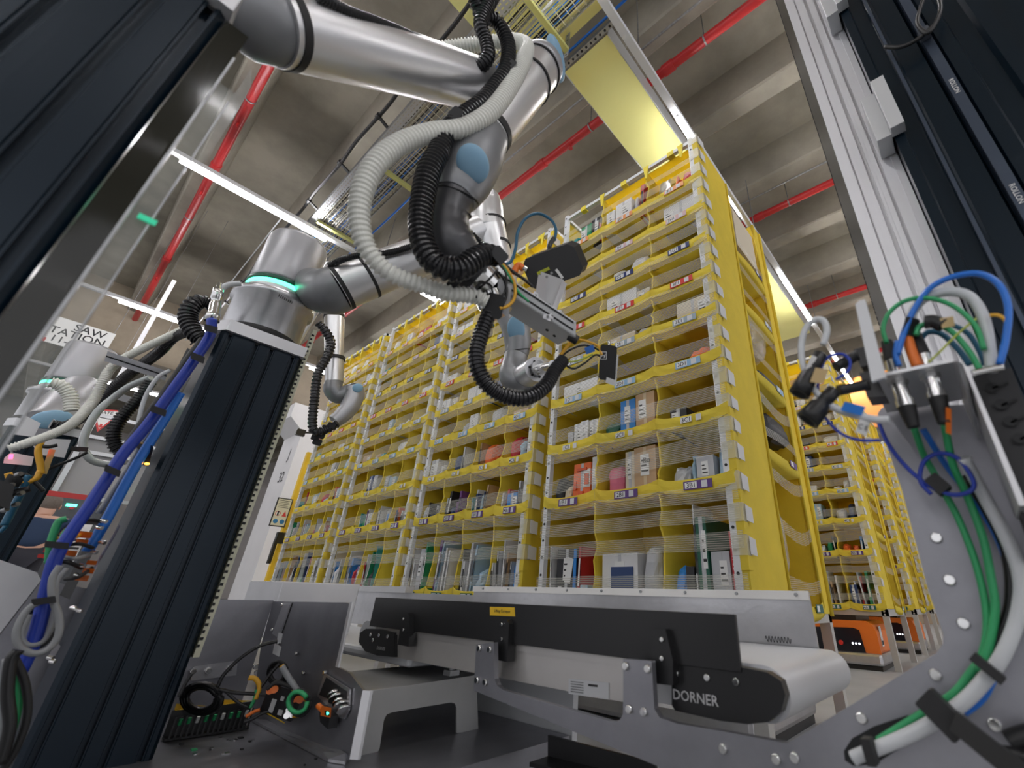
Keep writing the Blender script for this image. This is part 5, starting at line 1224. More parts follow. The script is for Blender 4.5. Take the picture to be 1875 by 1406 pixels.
m = MB(); m.box(-11, .5, .84, .925, 4.615, 4.62); m.build('punched_channel', M_PERF, tr_)
m = MB(); m.box(-11, .5, .835, .84, 4.615, 4.68); m.box(-11, .5, .925, .93, 4.615, 4.68); m.box(-11, .5, 1.30, 1.305, 4.62, 4.68); m.build('tray_rail', M_GALV, tr_)
m = MB()
for y in [.95 + k * .05 for k in range(7)]: m.box(-11, .5, y, y + .004, 4.62, 4.624)
x = -8.0
while x < .4:
    m.box(x, x + .004, .94, 1.29, 4.618, 4.622); m.box(x, x + .004, .94, .944, 4.618, 4.68); m.box(x, x + .004, 1.286, 1.29, 4.618, 4.68); x += .075
for z in (4.65, 4.68):
    m.box(-11, .5, .94, .944, z, z + .004); m.box(-11, .5, 1.286, 1.29, z, z + .004)
m.build('wire_basket', mat('cream_steel_wire', (.62, .60, .48), .4, .4), tr_)
m = MB(); rn = random.Random(2)
for k in range(14):
    y = .97 + k * .022; pts = [Vector((-11 + 1.1 * i, y + rn.uniform(-.02, .02), 4.632 + rn.uniform(0, .018))) for i in range(11)]
    m.tube(spline(pts, 3), rn.uniform(.004, .010), 6, rn.choice((0, 0, 0, 1, 2, 3)))
tag(m.build('tray_cables', [M_BLACK, M_GREYC, M_WHITEC, M_BLUEL]), 'mixed data cables lying along the wire basket tray', 'cables', None, 'stuff')
hb = MB()
for i, x in enumerate((-6.7, -5.38, -3.98, -1.6)):
    e = empty('tray_bracket', (x, 1.1, 4.6), ['far yellow-green tray bracket with slotted hangers beyond the robot base', 'yellow-green tray bracket beside the lamp behind the robot base', 'yellow-green tray bracket inside the white hose loop', 'yellow-green tray bracket hidden by the large forearm'][i], 'bracket', 'tray brackets')
    m = MB(); m.box(x, x + .045, .9, 1.42, 4.57, 4.61); m.build('cross_bar', mat('yellow_chromate', (.52, .52, .20), .4, .6), e)
    m = MB()
    for y in (1.42,): m.box(x - .01, x + .04, y, y + .006, 4.5, 5.9); m.box(x - .01, x - .005, y, y + .04, 4.5, 5.9)
    m.build('slotted_hanger', mat('slotted_steel', (.33, .33, .33), .45, .7), e)
    m = MB()
    for k in range(16): m.lathe([(.009, 0), (.009, .001)], (x + .018, 1.4195, 4.53 + k * .075), (0, -1, 0), 6)
    m.build('hanger_hole', M_GROOVE, e)
m = MB(); m.cyl((-11, .72, 4.70), (.6, .72, 4.70), .016, n=8)
pts = [Vector((-11 + .35 * k, .72 + .008 * math.sin(k * 2.1), 4.70 + .012 * math.sin(k * 1.3))) for k in range(33)]
m = MB(); m.tube(spline(pts, 4), .017, 8); hv = m.build('heavy_cable', M_BLACK); tag(hv, 'heavy black cable clipped beside the punched tray', 'cable')
m = MB()
for k in range(12):
    x = -10.4 + k * .86; m.prism([(x, .74, 4.68), (x, .83, 4.64), (x + .03, .83, 4.64), (x + .03, .74, 4.68)], (0, 0, .02)); m.cyl((x - .01, .72, 4.70), (x + .04, .72, 4.70), .026, n=8)
m.build('cable_clip', M_BLACK, hv)
# second thin conduit seen by the left lamp
m = MB(); m.cyl((-11, .62, 4.75), (-5.9, .62, 4.75), .008, n=6); tag(m.build('thin_wire', M_WHITEC), 'thin pale wire parallel to the heavy black cable', 'wire')
# yellow sheet duct
M_DUCT = mat('pale_yellow_sheet', (.80, .76, .30), .30, .25)
dc = empty('yellow_duct', (-1.55, 2, 4.8), 'pale yellow rippled sheet duct running overhead towards the top of the near pod', 'duct')
m = MB(); n = 60; vs = []; fs = []; rn = random.Random(5)
for j in range(n + 1):
    y = 1.62 + 6.0 * j / n; zz = 4.80 + .010 * math.sin(y * 9.0) + .006 * math.sin(y * 23)
    for i in range(5):
        vs.append((-1.80 + .50 * i / 4 + .004 * math.sin(y * 7), y, zz + .004 * math.sin(i * 1.7 + y * 5)))
fs = [(j * 5 + i, j * 5 + i + 1, j * 5 + i + 6, j * 5 + i + 5) for j in range(n) for i in range(4)]
m.add(vs, fs, 0, True); m.build('underside_sheet', M_DUCT, dc)
m = MB(); m.box(-1.30, -1.292, 1.62, 7.6, 4.80, 5.0); m.box(-1.808, -1.80, 1.62, 7.6, 4.80, 5.0); m.build('duct_side', mat('duct_side_grey', (.55, .56, .55), .4, .4), dc)
m = MB(); m.box(-1.98, -1.16, 1.56, 1.60, 4.80, 4.845)
m.build('strut', M_GALV, dc)
m = MB()
for k in range(15): m.lathe([(.011, 0), (.011, .002)], (-1.92 + k * .052, 1.58, 4.7995), (0, 0, -1), 8)
m.build('strut_hole', M_GROOVE, dc)
m = MB(); m.box(-2.2, -1.18, .30, 1.46, 4.86, 4.87)
tag(m.build('yellow_ceiling_sheet', M_DUCT), 'second pale yellow sheet at the top edge nearer than the punched strut', 'sheet')
m = MB(); m.cyl((-1.22, 1.58, 4.84), (-1.22, 1.58, 5.9), .008, n=6); m.cyl((-1.9, 1.58, 4.84), (-1.9, 1.58, 5.9), .008, n=6); m.box(-1.36, -1.32, 1.2, 1.24, 4.9, 5.5)
m.build('suspension_rod', M_GALV, dc)
m = MB(); pts = [Vector((-6 + .6 * k, 1.52 + .01 * math.sin(k), 4.85)) for k in range(11)]; m.tube(spline(pts, 3), .012, 6); tag(m.build('strut_cable', M_BLUEL), 'blue cable following the edge of the upper yellow sheet', 'cable')

# ------------------------------------------------------------------ background on the left
cl = empty('concrete_column', (-8.2, 2.5, 0), 'white concrete column with a corbel and the marks J 32 at the far left end of the pods', 'column'); cl['kind'] = 'structure'
xc = -7.6; yc = (atX(529, 859, xc).y + atX(555, 790, xc).y) / 2
zt = atX(555, 790, xc).z; zu = atX(548, 766, xc).z; zw = atX(556, 741, xc).z
m = MB(); m.box(xc - .75, xc, yc, yc + .9, 0, zt)
m.prism([(xc - .75, yc, zt), (xc - .75, yc - .22, zu), (xc - .75, yc - .22, zw), (xc - .75, yc + 1.12, zw), (xc - .75, yc + 1.12, zu), (xc - .75, yc + .9, zt)], (.75, 0, 0))
m.build('shaft', M_CONC2, cl)
m = MB(); P = atY(529, 839, yc - .002); m.text('J', (xc - .25, yc - .003, P.z + .05), (1, 0, 0), (0, 0, 1), .22); m.text('32', (xc - .25, yc - .003, P.z - .28), (1, 0, 0), (0, 0, 1), .22); m.build('lettering', M_INK, cl)
fn = empty('mesh_fence', (-6.3, 1.8, 0), 'yellow framed mesh safety fence beside the farthest pod', 'fence')
yf = atX(514, 975, -6.3).y
m = MB(); m.box(-6.33, -6.27, yf, yf + .06, 0, 2.0); m.box(-6.33, -6.27, yf + .06, yf + .35, 1.92, 1.98)
m.build('post', M_YPAINT, fn)
m = MB()
for k in range(7): m.box(-6.302, -6.298, yf + .07 + k * .035, yf + .074 + k * .035, .1, 1.92)
for k in range(48): m.box(-6.302, -6.298, yf + .06, yf + .32, .1 + k * .038, .104 + k * .038)
m.build('mesh', M_YCORD, fn)
m = MB(); q = atX(558, 792, -6.2); m.cyl(q, q + Vector((0, .2, .05)), .012, n=6); q = atX(550, 792, -6.2); m.cbox(q, .05, .1, .08); m.build('latch', M_BLACK, fn)
m = MB(); q = atX(514, 985, -6.2); m.cbox(q, .06, .1, .12); m.cbox(q + Vector((0, -.04, -.15)), .05, .03, .25); m.build('lock_box', M_BLACK, fn)
ws = empty('warning_sign', atX(520, 940, -6.2), 'white safety sign with a red prohibition circle and blue circles beside the yellow fence', 'sign')
a, b, c, d = [atX(x, y, -6.2) for x, y in ((515, 911), (545, 913), (538, 968), (497, 963))]
yl, yr_, zt_, zb2 = a.y - .03, b.y - .04, a.z, d.z
m = MB(); m.box(-6.21, -6.20, yl, yr_, zb2, zt_); m.box(-6.1995, -6.1985, yl + .012, yr_ - .012, zb2 + .012, zt_ - .012, 1); m.build('board', [M_INK, mat('sign_cream', (.72, .70, .55), .5)], ws)
w = yr_ - yl; hgt = zt_ - zb2; ccx = [yl + w * .30, yl + w * .72]
m = MB()
m.lathe([(w * .17, 0), (w * .17, .001)], (-6.198, ccx[0], zb2 + hgt * .45), (1, 0, 0), 20, 0); m.lathe([(w * .13, 0), (w * .13, .001)], (-6.1968, ccx[0], zb2 + hgt * .45), (1, 0, 0), 20, 1)
m.box(-6.1958, -6.195, ccx[0] - .008, ccx[0] + .008, zb2 + hgt * .37, zb2 + hgt * .53, 2)
for cy_ in ccx: m.lathe([(w * .15, 0), (w * .15, .001)], (-6.198, cy_, zb2 + hgt * .18), (1, 0, 0), 20, 3)
m.add([(-6.197, ccx[1] - w * .15, zb2 + hgt * .36), (-6.197, ccx[1] + w * .15, zb2 + hgt * .36), (-6.197, ccx[1], zb2 + hgt * .56)], [(0, 1, 2)], 0)
for k in range(5): m.box(-6.198, -6.1975, yl + w * .15, yr_ - w * (.15 + .08 * (k % 2)), zt_ - hgt * (.10 + .06 * k), zt_ - hgt * (.085 + .06 * k), 2)
m.build('pictograms', [mat('sign_red', (.6, .05, .05), .5), M_PAPER, M_INK, mat('sign_blue', (.03, .2, .45), .5)], ws)
# hanging signs
sg = empty('hanging_sign', (-8, -.4, 3.2), 'white hanging sign with black lettering half hidden by the near tower', 'sign')
q0, q1 = atX(213, 612, -8), atX(190, 655, -8); m = MB(); zt_, zb2 = q0.z, q1.z - .0; yr_ = q0.y
m.box(-8.02, -8, yr_ - 1.05, yr_, zb2, zt_); m.build('board', M_PAPER, sg)
H = zt_ - zb2; m = MB()
for k, t in enumerate(('SAW', 'STATION', '11-12')):
    v_, f_, w_0, h_0 = glyphs(t); s_ = H * .27 / h_0 * (1 if k < 2 else .9); m.text(t, (-7.998, yr_ - .05 - (w_0 * s_ / 2) - (.02, .0, .16)[k], zt_ - H * (.2 + .30 * k)), (0, 1, 0), (0, 0, 1), s_)
m.build('lettering', M_INK, sg)
m = MB(); m.box(-7.999, -7.998, yr_ - .58, yr_ - .50, zb2 + .0, zb2 + .05); m.build('red_mark', MATS['sign_red'], sg)
m = MB(); m.cyl((-8.01, yr_ - .02, zt_), (-8.01, yr_ - .02, 5.4), .003, n=5); m.build('hanging_wire', M_GALV, sg)
sg = empty('gate_sign', (-7.5, .1, 2.2), 'white triangular gate sign with a red border and red arrow pointing down', 'sign')
a, b, c = [atX(x, y, -7.5) for x, y in ((170, 748), (229, 752), (178, 791))]
ctr = (a + b + c) / 3; m = MB(); m.prism([a, b, c], (-.01, 0, 0), 0); m.add([ctr + (p - ctr) * .80 + Vector((.002, 0, 0)) for p in (a, b, c)], [(0, 1, 2)], 1)
m.build('board', [MATS['sign_red'], M_PAPER], sg)
m = MB()
for _p in (a, b): m.cyl(_p, (_p.x, _p.y, 5.4), .002, n=4)
m.build('hanging_wire', M_GALV, sg)
W_ = (b - a).length; xd = (b - a).normalized(); m = MB(); m.text('GATE', a.lerp(b, .45) + Vector((.004, 0, -W_ * .16)), xd, (0, 0, 1), W_ * .19); m.text('11-11', a.lerp(b, .42) + Vector((.004, 0, -W_ * .34)), xd, (0, 0, 1), W_ * .17); m.build('lettering', M_INK, sg)
m = MB(); p = c.lerp((a + b) / 2, .27) + Vector((.004, 0, 0)); s_ = W_ * .09
m.add([p + Vector((0, -s_, 0)), p + Vector((0, s_, 0)), p + Vector((0, 0, -s_)), p + Vector((0, -s_ * .45, 0)), p + Vector((0, s_ * .45, 0)), p + Vector((0, s_ * .45, s_)), p + Vector((0, -s_ * .45, s_))], [(0, 2, 1), (3, 4, 5, 6)], 0); m.build('arrow', MATS['sign_red'], sg)

# clear gate panels and dark equipment by the worker
_a, _b = atX(150, 800, -5), atX(320, 935, -5); _d = _a.z - 2.05
gt = empty('acrylic_gate', (-5.0, -.2, .3), 'reflective clear plastic gate panels in front of the worker at the left', 'gate')
m = MB(); m.box(-5.01, -5.0, _a.y, _b.y, _b.z, _a.z); m.build('panel', mat('hazy_acrylic', (.60, .60, .62), .12, alpha=.45), gt)
m = MB()
for z in (_b.z, _b.z + .32, _b.z + .6, _a.z): m.box(-5.0, -4.97, _a.y, _b.y, z, z + .025)
m.box(-5.0, -4.97, _b.y, _b.y + .03, .02, _a.z + .03); m.box(-5.0, -4.97, _a.y, _a.y + .03, _b.z, 2.9)
m.build('frame', M_ALU, gt)
m = MB(); q = atX(115, 905, -4.96); m.box(-4.965, -4.955, q.y - .10, q.y + .14, q.z - .02, q.z + .015); part(m.build('red_stripe', MATS['sign_red'], gt), 'red stripe')
eq = empty('control_cabinet', (-11.3, .1, 0), 'dark control cabinet with a small green display beyond the clear gate', 'cabinet')
m = MB(); m.box(-11.6, -11.0, -.6, .75, 0, 1.72); m.build('body', mat('cabinet_dark', (.05, .055, .065), .4), eq, bevel=.01)
m = MB(); q = atX(131, 925, -10.98); m.box(-10.99, -10.98, q.y - .06, q.y + .06, q.z - .02, q.z + .02); m.build('display', M_GREENLED, eq)
m = MB()
for k in range(5): m.lathe([(.03, 0), (.03, .02)], (-11.0, -.35 + .17 * k, 1.5), (1, 0, 0), 10)
m.build('red_button', mat('button_red', (.5, .03, .04), .4), eq)
m = MB(); m.box(-11.02, -10.99, .15, .65, .7, 1.3)
for k in range(8): m.box(-10.99, -10.98, .17, .63, .72 + k * .06, .75 + k * .06, 1)
m.build('rack_module', [M_ALU, M_BLACK], eq)

# ------------------------------------------------------------------ drive robots under the pods
def agv(x0, x1, y0, y1, label):
    e = empty('drive_robot', ((x0 + x1) / 2, (y0 + y1) / 2, 0), label, 'warehouse robot', 'orange drive robots under the pods')
    r_ = .07
    prof = [(x0, .11), (x0, .26), (x0 + r_ * .3, .31), (x0 + r_, .335), (x1 - r_, .335), (x1 - r_ * .3, .31), (x1, .26), (x1, .11)]
    m = MB(); m.prism([(x, y0 + .03, z) for x, z in prof], (0, y1 - y0 - .06, 0)); m.build('hood', M_ORANGE, e, bevel=.02)
    m = MB(); m.box(x0 - .005, x1 + .005, y0 + .0, y1, .03, .115); m.build('skirt', M_ALU, e, bevel=.02)
    m = MB(); m.box(x0 + .01, x1 - .01, y0 + .015, y1 - .01, .0, .03); m.build('chassis', M_BLACK, e)
    m = MB(); m.prism([(x0 + .04, y0 + .022, .116), (x0 + .04, y0 + .022, .27), (x1 - .16, y0 + .022, .285), (x1 - .12, y0 + .022, .27), (x1 - .105, y0 + .022, .116)], (0, .01, 0)); m.build('front_panel', mat('glossy_black', (.012, .012, .018), .12), e)
    m = MB(); m.lathe([(.018, 0), (.018, .012), (.014, .018)], (x1 - .27, y0 + .02, .175), (0, -1, 0), 16); part(m.build('stop_button', mat('stop_red', (.7, .03, .02), .35), e), 'red stop button')
    m = MB()
    for k in range(3): m.lathe([(.007, 0), (.007, .003)], (x1 - .185 + k * .024, y0 + .02, .175), (0, -1, 0), 10)
    m.build('status_light', mat('status_white', (.9, .95, 1), .4, emit=2.0), e)
    m = MB(); m.box((x0 + x1) / 2 - .26, (x0 + x1) / 2 + .24, y0 + .1, y1 - .05, .33, .372); m.build('lift_plate', M_BLACK, e)
    m = MB(); m.prism([(x1 + .001, y0 + .14, .16), (x1 + .001, y0 + .22, .16), (x1 + .001, y0 + .22, .30), (x1 + .001, y0 + .14, .30)], (.002, 0, 0), 0)
    m.prism([(x1 + .003, y0 + .15, .17), (x1 + .003, y0 + .21, .17), (x1 + .003, y0 + .21, .20), (x1 + .003, y0 + .15, .20)], (.001, 0, 0), 1); m.build('side_sticker', [M_PAPER, M_INK], e)
    return e
agv(-1.56, -.80, 4.52, 5.2, 'orange robot with a red stop button under the pod across the aisle gap')
agv(-1.56, -.76, 6.5, 7.2, 'second orange robot half hidden behind the first one')
agv(-1.50, -.72, 1.72, 2.42, 'orange robot under the near pod, mostly hidden by the conveyor')
q = atY(1585, 730, 9.6)
m = MB(); m.box(q.x - .5, q.x + .5, 9.6, 9.65, q.z - .6, q.z + .5); m.cyl((q.x - .4, 9.62, q.z + .5), (q.x - .4, 9.62, ZB), .01, n=6); m.cyl((q.x + .4, 9.62, q.z + .5), (q.x + .4, 9.62, ZB), .01, n=6); tag(m.build('orange_banner', mat('orange_panel', (.75, .30, .07), .7)), 'orange panel hanging far down the right aisle', 'panel')

# ------------------------------------------------------------------ worker
def skin_body(name, chain, edges, mat_, parent, root_i=0, lv=1):
    me = bpy.data.meshes.new(name); off = parent_loc(parent)
    me.from_pydata([tuple(Vector(c[:3]) - off) for c in chain], edges, []); me.materials.append(mat_)
    o = bpy.data.objects.new(name, me); COL.objects.link(o); o.parent = parent
    sk = o.modifiers.new('skin', 'SKIN'); sk.use_smooth_shade = True
    for i, c in enumerate(chain):
        rx, ry = (c[3] if isinstance(c[3], tuple) else (c[3], c[3])); me.skin_vertices[0].data[i].radius = (rx, ry); me.skin_vertices[0].data[i].use_root = (i == root_i)
    sb = o.modifiers.new('sub', 'SUBSURF'); sb.levels = lv; sb.render_levels = lv
    return o
hd = A(88, 930, 8.3); bx, by = hd.x, hd.y; zs_ = 1.60 / 1.60
pr = empty('person', (bx, by, 0), 'worker in a dark blue shirt seen from behind at the far left, head lowered', 'person')
B = lambda dx, dy, z: (bx + dx, by + dy, z * hd.z / 1.60)
M_SKIN = mat('skin', (.58, .34, .25), .55)
body = [B(0, 0, .98) + ((.13, .15),), B(0, 0, 1.2) + ((.12, .16),), B(.0, 0, 1.38) + ((.11, .19),), B(-.02, 0, 1.47) + (.07,), B(-.05, 0, 1.56) + (.075,), B(-.07, 0, 1.66) + (.085,),
        B(0, -.2, 1.41) + (.06,), B(-.05, -.27, 1.15) + (.048,), B(-.25, -.24, 1.0) + (.036,), B(-.33, -.22, .98) + (.03,),
        B(0, .2, 1.41) + (.06,), B(-.05, .27, 1.15) + (.048,), B(-.25, .24, 1.0) + (.036,), B(-.33, .22, .98) + (.03,),
        B(0, -.1, .90) + (.09,), B(.02, -.11, .50) + (.062,), B(.05, -.11, .08) + (.045,), B(-.1, -.12, .04) + (.04,), B(0, .1, .90) + (.09,), B(.02, .11, .50) + (.062,), B(.05, .11, .08) + (.045,), B(-.1, .12, .04) + (.04,)]
ed = [(0, 1), (1, 2), (2, 3), (3, 4), (4, 5), (2, 6), (6, 7), (7, 8), (8, 9), (2, 10), (10, 11), (11, 12), (12, 13), (0, 14), (14, 15), (15, 16), (16, 17), (0, 18), (18, 19), (19, 20), (20, 21)]
skin_body('body', body, ed, M_SKIN, pr, 0, 2)
sh_ = [(c[0] + .005, c[1], c[2], (c[3][0] * 1.12, c[3][1] * 1.12) if isinstance(c[3], tuple) else c[3] * 1.2) for c in body[:4] + body[6:8] + body[10:12]]
sh_[3] = (sh_[3][0], sh_[3][1], sh_[3][2] - .03, .075)
skin_body('shirt', sh_, [(0, 1), (1, 2), (2, 3), (2, 4), (4, 5), (2, 6), (6, 7)], mat('navy_shirt', (.015, .035, .085), .8, bump=.3, bump_scale=12), pr, 0, 2)
trs = [(c[0], c[1], c[2], (c[3][0] * 1.1, c[3][1] * 1.1) if isinstance(c[3], tuple) else c[3] * 1.2) for c in (body[0], body[14], body[15], body[16], body[18], body[19], body[20])]
skin_body('trousers', trs, [(0, 1), (1, 2), (2, 3), (0, 4), (4, 5), (5, 6)], mat('dark_trousers', (.02, .02, .03), .8), pr, 0, 2)
m = MB(); hc = Vector(B(-.07, 0, 1.665)); m.ell(hc + Vector((.015, 0, .02)), Vector((.105, 0, 0)), Vector((0, .092, 0)), Vector((0, 0, .105)), 0, 20, 12); m.build('hair', mat('grey_brown_hair', (.16, .13, .11), .8, bump=.6, bump_scale=60), pr)
m = MB()
for s in (-1, 1): m.ell(hc + Vector((-.02, s * .09, -.02)), Vector((.022, 0, 0)), Vector((0, .010, 0)), Vector((0, 0, .032)), 0, 10, 6)
m.ell(hc + Vector((-.11, 0, -.02)), Vector((.02, 0, 0)), Vector((0, .015, 0)), Vector((0, 0, .025)), 0, 10, 6)
m.build('ear', M_SKIN, pr)
# ------------------------------------------------------------------ goods in the bins
PAL = {'white': (.74, .74, .75), 'light grey': (.50, .51, .54), 'kraft brown': (.50, .32, .17), 'black': (.018, .018, .022), 'dark blue': (.02, .05, .16), 'bright blue': (.02, .22, .62),
       'red': (.55, .03, .04), 'green': (.02, .28, .12), 'cream': (.68, .60, .46), 'teal': (.03, .32, .34), 'orange': (.86, .16, .03), 'pink': (.70, .16, .26), 'pale blue': (.36, .52, .66), 'dark green': (.01, .10, .06), 'silver': (.6, .6, .62), 'purple': (.16, .05, .22)}
def PM(c):
    return mat('goods_' + c.replace(' ', '_'), PAL[c], .3 if c in ('silver',) else .5, 1.0 if c == 'silver' else 0)
ORD = ['leftmost', 'second from left', 'third from left', 'fourth from left', 'fifth from left', 'sixth from left', 'seventh from left']
def g_carton(m, x0, x1, y0, y1, z0, h, rnd):
    m.box(x0, x1, y0, y1, z0, z0 + h, 0)
    if h > .05 and x1 - x0 > .04:
        xm = (x0 + x1) / 2; m.box(xm - .008, xm + .008, y0 - .0008, y0, z0, z0 + h, 2)
        lw = min(.05, (x1 - x0) * .4); a = x0 + (x1 - x0 - lw) * rnd.random(); m.box(a, a + lw, y0 - .0016, y0 - .0008, z0 + h * .45, z0 + h * .85, 1)
        for k in range(3): m.box(a + lw * .1, a + lw * (.9 - .2 * k), y0 - .0022, y0 - .0016, z0 + h * (.52 + .1 * k), z0 + h * (.55 + .1 * k), 3)
    else: m.box(x0 + .004, x1 - .004, y0 - .0008, y0, z0 + h * .3, z0 + h * .45, 2)
def g_book(m, x0, x1, y0, y1, z0, h, rnd):
    w = x1 - x0; ln = rnd.uniform(-.10, .10) * h; c = min(.003, w * .2)
    def sh(x, z): return x + ln * (z - z0) / h
    def bx(a, b, ya, yb, za, zb, mi):
        v = [(sh(a, za), ya, za), (sh(b, za), ya, za), (sh(b, zb), ya, zb), (sh(a, zb), ya, zb)]; m.prism(v, (0, yb - ya, 0), mi)
    bx(x0, x0 + c, y0, y1, z0, z0 + h, 0); bx(x1 - c, x1, y0, y1, z0, z0 + h, 0); bx(x0, x1, y0, y0 + c, z0, z0 + h, 0)
    bx(x0 + c, x1 - c, y0 + c, y1 - .004, z0 + .004, z0 + h - .004, 1); bx(x0 + w * .25, x1 - w * .25, y0 - .0006, y0, z0 + h * .35, z0 + h * .8, 3 if rnd.random() < .5 else 1)
def g_bag(m, x0, x1, y0, y1, z0, h, rnd):
    nu, nv = 18, 10; cx, cy, cz = (x0 + x1) / 2, (y0 + y1) / 2, z0 + h / 2; o = len(m.v); sd = rnd.uniform(0, 50)
    for j in range(nv + 1):
        ph = -math.pi / 2 + math.pi * j / nv
        for i in range(nu):
            t = 2 * math.pi * i / nu
            sx = abs(math.cos(t)) ** .6 * math.copysign(1, math.cos(t)); sy = abs(math.sin(t)) ** .6 * math.copysign(1, math.sin(t)); cp = max(0, math.cos(ph)) ** .5; sp_ = abs(math.sin(ph)) ** .7 * math.copysign(1, math.sin(ph))
            p = Vector((cx + (x1 - x0) / 2 * sx * cp, cy + (y1 - y0) / 2 * sy * cp, cz + h / 2 * sp_))
            k = noise.noise(p * 38 + Vector((sd, 0, 0))) * .012 + noise.noise(p * 90 + Vector((sd, 0, 0))) * .005
            m.v.append(p + Vector((sx * cp, sy * cp, sp_)) * (k - .006))
    for j in range(nv):
        for i in range(nu): m.f.append([o + j * nu + i, o + j * nu + (i + 1) % nu, o + (j + 1) * nu + (i + 1) % nu, o + (j + 1) * nu + i]); m.m.append(0); m.sm.append(j % 2 == 0)
KN = {'carton': ('carton', g_carton), 'book': ('book', g_book), 'bag': ('wrapped parcel', g_bag)}
M_TAPE = mat('tape_tan', (.58, .44, .26), .3)
def goods(podid, podname, x0, y0, W, cx, row, c, items, rnd):
    """items: (kind, colour, u0, u1, v) u = span across the bin, v = height as part of the opening"""
    rows_ = ROWS; z0 = ZH[row] - LIP + .002 - (cx[c + 1] - cx[c]) * .045
    i = rows_.index(row); top = (ZH[rows_[i + 1]] - LIP) if i < 8 else ZTOP - .03
    op = top - ZH[row] + LIP * .9; a, b = cx[c] + .012, cx[c + 1] - .012
    cnt = {}
    for it in items: cnt[(it[0], it[1])] = cnt.get((it[0], it[1]), 0) + 1
    for q, it in enumerate(items):
        kind, col, u0, u1, v = it[:5]; dep = it[5] if len(it) > 5 else rnd.uniform(.16, .28); ys = it[6] if len(it) > 6 else rnd.uniform(.012, .03)
        xa, xb = x0 + a + (b - a) * u0, x0 + a + (b - a) * u1 - .0015
        h = min(op * v, op * .97); m = MB(); kn, fn_ = KN[kind]
        fn_(m, xa, xb, y0 + ys, y0 + ys + dep, z0, h, rnd)
        tagm = m.build(kn.replace(' ', '_'), [PM(col) if not (kind == 'bag' and col == 'clear') else M_CLEARBAG, M_PAPER, M_TAPE if col == 'kraft brown' else PM('light grey'), M_INK])
        pos = (' ' + ORD[min(q, 6)]) if len(items) > 1 else ''
        tag(tagm, '%s %s%s in bin %d%s1 of the %s' % (col, kn, pos, c + 1, row, podname), kn.split()[-1], kn + 's in the storage pod bins')
        yield tagm
def put(*a): return list(goods(*a))
P1 = ('P1', 'nearest front pod', -1.617, 1.59, 1.0, POD1[1])
rg_ = random.Random(77)
PAL['clear'] = (.8, .8, .82)
one = {
 ('A', 0): [('book', 'white', .14, .18, .62), ('carton', 'black', .26, .66, .58), ('book', 'red', .68, .74, .60), ('carton', 'pale blue', .76, .9, .22)],
 ('A', 1): [('carton', 'white', .04, .62, .52), ('bag', 'light grey', .64, .98, .60)],
 ('A', 2): [('bag', 'bright blue', .04, .25, .40), ('carton', 'black', .25, .36, .38), ('book', 'white', .37, .40, .92), ('carton', 'dark green', .42, .56, .80), ('carton', 'light grey', .57, .80, .50), ('carton', 'red', .83, .92, .66), ('book', 'white', .94, .98, .4)],
 ('B', 0): [('bag', 'black', .04, .30, .66), ('bag', 'cream', .30, .50, .50), ('carton', 'orange', .50, .86, .82), ('carton', 'white', .88, .98, .9)],
 ('B', 1): [('bag', 'pink', .06, .42, .72), ('carton', 'cream', .44, .60, .86), ('carton', 'kraft brown', .62, .98, .88)],
 ('B', 2): [('bag', 'light grey', .08, .40, .50), ('bag', 'pale blue', .36, .48, .66), ('carton', 'light grey', .50, .74, .55), ('bag', 'pale blue', .74, .97, .78)],
 ('C', 0): [('carton', 'light grey', .32, .44, .5), ('carton', 'white', .46, .63, .64), ('carton', 'white', .64, .81, .64), ('carton', 'white', .82, .99, .64)],
 ('C', 1): [('bag', 'dark green', .02, .36, .52), ('carton', 'bright blue', .37, .64, .84), ('carton', 'kraft brown', .66, .99, .88)],
 ('C', 2): [('carton', 'black', .16, .42, .40), ('bag', 'dark blue', .08, .94, .34, .25, .02)],
 ('D', 0): [('carton', 'white', .20, .98, .62)], ('D', 1): [('bag', 'light grey', .3, .96, .50)], ('D', 2): [('bag', 'orange', .42, .86, .62), ('bag', 'light grey', .6, .98, .4)],
 ('E', 0): [('carton', 'light grey', .3, .95, .4)], ('E', 1): [('carton', 'cream', .1, .66, .52), ('bag', 'light grey', .66, .98, .6)], ('E', 2): [('bag', 'light grey', .05, .36, .45), ('carton', 'cream', .38, .92, .72)],
 ('F', 0): [('bag', 'light grey', .35, .97, .55)], ('F', 1): [('carton', 'white', .06, .70, .82), ('carton', 'cream', .72, .98, .6)], ('F', 2): [('bag', 'white', .06, .95, .45)],
 ('G', 0): [('bag', 'white', .3, .97, .66)], ('G', 1): [('bag', 'white', .06, .5, .8), ('bag', 'white', .5, .97, .9)], ('G', 2): [('bag', 'black', .26, .62, .62), ('bag', 'light grey', .5, .96, .66)],
 ('H', 0): [('carton', 'white', .5, .96, .3)], ('H', 1): [('bag', 'light grey', .1, .9, .35)], ('H', 2): [('carton', 'white', .24, .93, .88)],
 ('I', 0): [('bag', 'teal', .06, .42, .62), ('carton', 'green', .44, .72, .6), ('carton', 'black', .70, .94, .7), ('book', 'red', .95, .98, .5)],
 ('I', 1): [('carton', 'white', .03, .24, .62), ('carton', 'white', .28, .66, .66), ('bag', 'light grey', .68, .82, .72), ('book', 'red', .84, .93, .80)],
 ('I', 2): [('bag', 'silver', .08, .46, .80), ('bag', 'orange', .50, .62, .6), ('bag', 'red', .62, .94, .62)],
}
